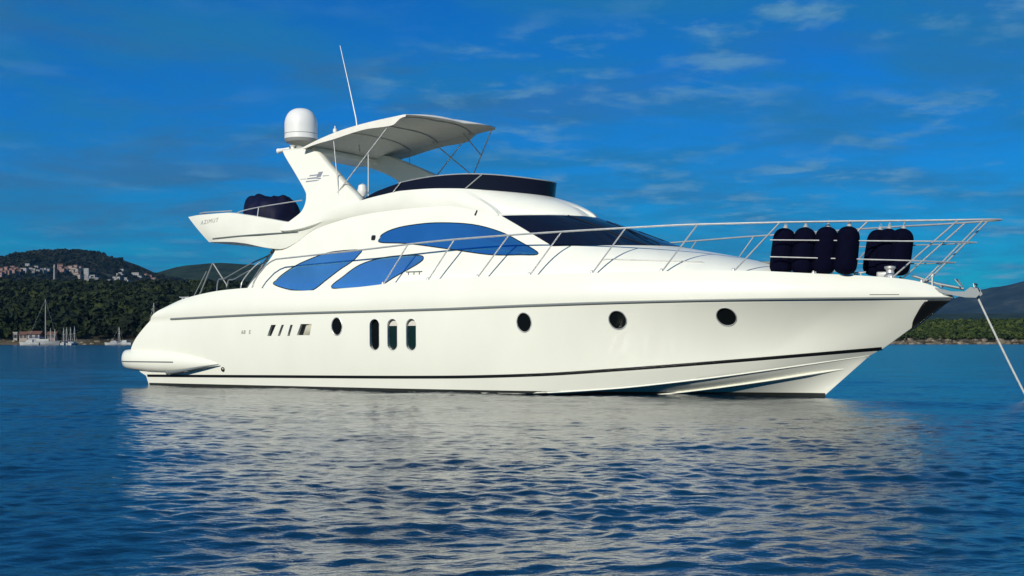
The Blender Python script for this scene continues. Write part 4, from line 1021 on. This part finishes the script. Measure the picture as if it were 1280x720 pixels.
# ---- slender tower, beach buildings
tx, ty = -360.0, 1007.0; tz = float(land_z(np.array(tx), np.array(ty)))
tw = empty('slender_tower', (tx, ty, tz)); tag(tw, 'slender pale tower rising from the wooded slope below the hill town', 'tower')
mb = MB(); mb.lathe([(1.0, -1), (0.95, 4), (0.75, 16), (0.7, 18.6), (0.0, 18.6)], (0, 0, 0), 14); mb.build('shaft', WM['grey'], tw)
mb = MB(); mb.lathe([(1.15, 18.65), (1.2, 19.0), (0.7, 19.1), (0.6, 20.4), (0.8, 20.5), (0.0, 21.3)], (0, 0, 0), 14); mb.build('lantern', WM['white'], tw)
def beach(px, py, w, h_, wl, gb, lab, nm='beach_hut'):
    y = float(SHORE_L(px)) + 7.0; o = house((px, y, 1.7), w, 6, h_, 0.1, wl, gb); o.name = nm; tag(o, lab, 'hut', None); return o
beach(-190.2, 0, 4.5, 2.4, 'white', True, 'white beach hut with a tiled roof at the far left waterline')
beach(-194.2, 0, 3.0, 2.2, 'cream', True, 'small cream beach hut left of the white hut on the far shore')
beach(-197.2, 0, 1.4, 2.8, 'white', False, 'narrow white kiosk at the extreme left edge of the far shore')
beach(-183.5, 0, 2.8, 2.2, 'pink', True, 'small pink boat shed behind the tall masted sailing yacht on the far shore', 'boat_shed')

# ---- moored boats by the far shore
def boat_hull(L, B, D, m, parent, name='hull'):
    n = 22; rows_ = []
    for l, (bs, zz) in enumerate(((0.0, -0.45*D), (0.55, -0.2*D), (0.92, 0.15*D), (1.0, D*0.62), (1.02, D), (0.94, D*1.01), (0.0, D*1.04))):
        row = []
        for k in range(n):
            t = k/(n-1); u = -L*0.48 + t*L*(0.93 + 0.02*l); wd = B/2*(1-max(0, (t-0.35)/0.65)**2.2)*(0.8 + 0.2*min(1, t/0.3)); sheer = D*0.25*max(0, (t-0.4)/0.6)**2
            row.append((u, wd*bs if k < n-1 else 0, zz + (sheer if l > 2 else 0)))
        rows_.append(row)
    V, Fc = mirror_loft(rows_); return link(name, finish(V, Fc, 40, True, 1e-3), m, parent)
mast_m = mat('pale_mast', (0.42, 0.42, 0.41), 0.5); wood_m = mat('teak', (0.28, 0.17, 0.09), 0.7); hull_navy = mat('navy_hull', (0.02, 0.03, 0.07), 0.4); sailcover = mat('blue_sail_cover', (0.03, 0.06, 0.16), 0.8)
def sailboat(L, H, hm):
    root = empty('sailing_boat', (0, 0, 0)); D = 0.11*L
    boat_hull(L, L*0.31, D, hm, root)
    mb = MB(); mb.box((0.02*L, 0, D + 0.04*L), (0.38*L, 0.17*L, 0.08*L), 0, 0.02*L); mb.build('cabin', M['far_white'], root)
    mb = MB(); mb.tube([(0.10*L, 0, D), (0.10*L, 0, H)], [0.10, 0.075], 8); mb.tube([(0.10*L, -0.5, H*0.62), (0.10*L, 0.5, H*0.62)], 0.04, 6); mb.build('mast', mast_m, root)
    mb = MB(); mb.tube([(0.09*L, 0, D + 0.13*L), (-0.34*L, 0, D + 0.14*L)], [0.09, 0.16], 8); mb.build('boom', sailcover, root)
    mb = MB()
    for e in ((0.45*L, 0, D*1.2), (-0.46*L, 0, D), (0.08*L, 0.14*L, D), (0.08*L, -0.14*L, D)): mb.tube([(0.10*L, 0, H - 0.1), e], 0.018, 5)
    mb.build('rigging', M['steel'], root); return root
BOATS = [(53, 436, 11.0, 15.6, 10, 'gelcoat', 'white sailing yacht seen broadside with the tallest bare mast by the far left shore'),
         (62.5, 470, 5.5, 6.2, 95, 'gelcoat', 'small sailing boat with a short mast just right of the tall masted yacht'),
         (67.5, 452, 5.5, 5.6, 80, 'navy', 'small dark hulled sailing boat second in the row of short masts'),
         (79, 455, 5.5, 6.1, 100, 'gelcoat', 'small white sailing boat at the gap in the row of short masts'),
         (82.5, 478, 5.5, 6.6, 85, 'navy', 'dark hulled sailing boat half hidden behind the boat at the gap'),
         (87.5, 462, 6.0, 6.4, 95, 'gelcoat', 'white sailing boat second from the right of the row of short masts'),
         (92, 448, 6.0, 6.6, 80, 'gelcoat', 'white sailing boat at the right end of the row of short masts'),
         (147, 452, 6.5, 6.4, 60, 'gelcoat', 'lone white sailing boat moored just left of the swim platform'),
         (190, 470, 10.0, 15.4, 70, 'gelcoat', 'sailing yacht whose mast top shows above the stern of the motor yacht')]
for px, Y, L, H, rz, hm, lab in BOATS:
    o = sailboat(L, H, hull_navy if hm == 'navy' else M['far_white']); o.location = ((px-640)/1600*Y, Y, 0); o.rotation_euler = (R(0.6), R(-0.4), R(rz))
    tag(o, lab, 'sailing boat', 'sailing boats moored by the far shore')
def launch(L, lab, loc, rz):
    root = empty('motor_launch', loc, rz); D = 0.14*L; tag(root, lab, 'motor boat', 'motor boats moored by the far shore')
    boat_hull(L, L*0.33, D, M['far_white'], root)
    mb = MB(); q = [(-0.16*L, D), (0.22*L, D*1.1), (0.13*L, D + 0.13*L), (-0.16*L, D + 0.15*L)]; mb.prism(q, lambda p: (p[0], -0.12*L, p[1]), lambda p: (p[0], 0.12*L, p[1])); mb.build('cabin', M['far_white'], root)
    mb = MB(); q = [(0.205*L, D*1.1 + 0.03*L), (0.215*L, D*1.1 + 0.03*L), (0.15*L, D + 0.12*L), (0.14*L, D + 0.12*L)]; mb.prism(q, lambda p: (p[0]+0.01*L, -0.10*L, p[1]), lambda p: (p[0]+0.01*L, 0.10*L, p[1])); mb.build('windscreen', M['dark_glass'], root)
launch(6.5, 'small white motor launch under the tall masted sailing yacht', (-160.5, 426.0, 0), R(185))
launch(5.5, 'white motor launch moored between the row of masts and the lone sailing boat', (-139.0, 446.0, 0), R(200))
launch(6.0, 'white motor launch moored right beside the stern of the motor yacht', (-136.5, 452.0, 0), R(160))

# ---- water: one sheet to the horizon, waves modelled near the viewer
def stretch(lo, hi, step, far, ratio=1.09):
    a = list(np.arange(lo, hi, step)); s_ = step; x = a[-1]
    while x < far: s_ *= ratio; x += s_; a.append(x)
    return a
def graded(lo, stages):
    a = [lo]
    for far, step, ratio in stages:
        s_ = step if step else s_
        while a[-1] < far: a.append(a[-1] + s_); s_ *= ratio
    return a
xp = graded(0.0, ((5, 0.034, 1.0), (18, None, 1.008), (7500, None, 1.04)))
X = np.array(sorted(set([round(-v, 4) for v in xp] + [round(v, 4) for v in xp])))
yp = graded(4.9, ((11, 0.030, 1.0), (36, None, 1.0042), (7800, None, 1.03))); yb = [4.9 - v for v in stretch(0.3, 2, 0.3, 400, 1.3)]
Yv = np.array(sorted(yb) + yp)
def waves(x, y):
    gg = np.random.default_rng(21); z = np.zeros_like(x)
    cx = np.gradient(X)[None, :]*np.ones_like(x); cy = np.gradient(Yv)[:, None]*np.ones_like(y)
    wx = x + 0.5*np.sin(y*0.31 + 1.0) + 0.3*np.sin(x*0.23+y*0.57); wy = y + 0.4*np.sin(x*0.37 + 2.0)
    def train(n, lmin, lmax, pw, spread, slope):
        z = np.zeros_like(x)
        for k in range(n):
            lam = lmin*((lmax/lmin)**(gg.random()**pw)); th_ = math.radians(-95 + gg.normal()*spread); a = slope*lam/(2*math.pi)*(0.6 + 0.8*gg.random())
            kx, ky = math.cos(th_)*2*math.pi/lam, math.sin(th_)*2*math.pi/lam
            att = np.exp(-((np.abs(kx)*cx)**2 + (np.abs(ky)*cy)**2)*0.35)
            p = kx*wx + ky*wy + gg.uniform(0, 6.28); z += a*att*(np.sin(p) + 0.22*np.sin(2*p+1.57))
        return z
    z = train(90, 0.09, 0.48, 1.0, 52, 0.0205) + train(26, 0.9, 6.0, 1.0, 40, 0.0095)
    gust = 0.55 + 0.9*fbm(x/6.0, y/9.0, 3, 14)
    return z*gust
wm = bpy.data.materials.new('sea_water'); wm.use_nodes = True; t = wm.node_tree; p = t.nodes['Principled BSDF']
p.inputs['Base Color'].default_value = (0.0010, 0.014, 0.034, 1); p.inputs['Specular Tint'].default_value = (0.90, 1.0, 0.94, 1); p.inputs['Roughness'].default_value = 0.12; p.inputs['IOR'].default_value = 1.55
c = t.nodes.new('ShaderNodeTexCoord')
def wbump(scale, st, dist, detail, prev=None):
    mp = t.nodes.new('ShaderNodeMapping'); mp.inputs['Scale'].default_value = st; t.links.new(c.outputs['Object'], mp.inputs['Vector'])
    n = t.nodes.new('ShaderNodeTexNoise'); n.inputs['Scale'].default_value = scale; n.inputs['Detail'].default_value = detail; n.inputs['Distortion'].default_value = 0.6; t.links.new(mp.outputs[0], n.inputs['Vector'])
    b = t.nodes.new('ShaderNodeBump'); b.inputs['Strength'].default_value = 1.0; b.inputs['Distance'].default_value = dist; t.links.new(n.outputs['Fac'], b.inputs['Height'])
    if prev: t.links.new(prev.outputs[0], b.inputs['Normal'])
    return b
b1 = wbump(3.4, (0.7, 1.0, 1), 0.032, 5); b2 = wbump(11.0, (0.7, 1.0, 1), 0.007, 3, b1)
mp = t.nodes.new('ShaderNodeMapping'); mp.inputs['Scale'].default_value = (0.5, 1.0, 1); t.links.new(c.outputs['Object'], mp.inputs['Vector'])   # gusts roughen the sea in patches
gn = t.nodes.new('ShaderNodeTexNoise'); gn.inputs['Scale'].default_value = 0.07; gn.inputs['Detail'].default_value = 4; t.links.new(mp.outputs[0], gn.inputs['Vector'])
gr = t.nodes.new('ShaderNodeMapRange'); gr.inputs['From Min'].default_value = 0.35; gr.inputs['From Max'].default_value = 0.65; gr.inputs['To Min'].default_value = 0.5; gr.inputs['To Max'].default_value = 1.0
t.links.new(gn.outputs['Fac'], gr.inputs['Value']); t.links.new(gr.outputs[0], b1.inputs['Strength'])
t.links.new(b2.outputs[0], p.inputs['Normal'])
add_grid('water', X, Yv, waves, wm)

# ---- sea air
if HAZE > 0:
    hz = MB(); hz.box((0, 3900, 520), (15600*1.02, 8700, 1060)); hm = bpy.data.materials.new('sea_air'); hm.use_nodes = True; t = hm.node_tree; t.nodes.clear()
    v = t.nodes.new('ShaderNodeVolumePrincipled'); v.inputs['Color'].default_value = (0.20, 0.55, 1.0, 1); v.inputs['Density'].default_value = HAZE; v.inputs['Anisotropy'].default_value = 0.0
    oo = t.nodes.new('ShaderNodeOutputMaterial'); t.links.new(v.outputs[0], oo.inputs['Volume'])
    ho = hz.build('haze', hm, smooth=False); ho['kind'] = 'stuff'
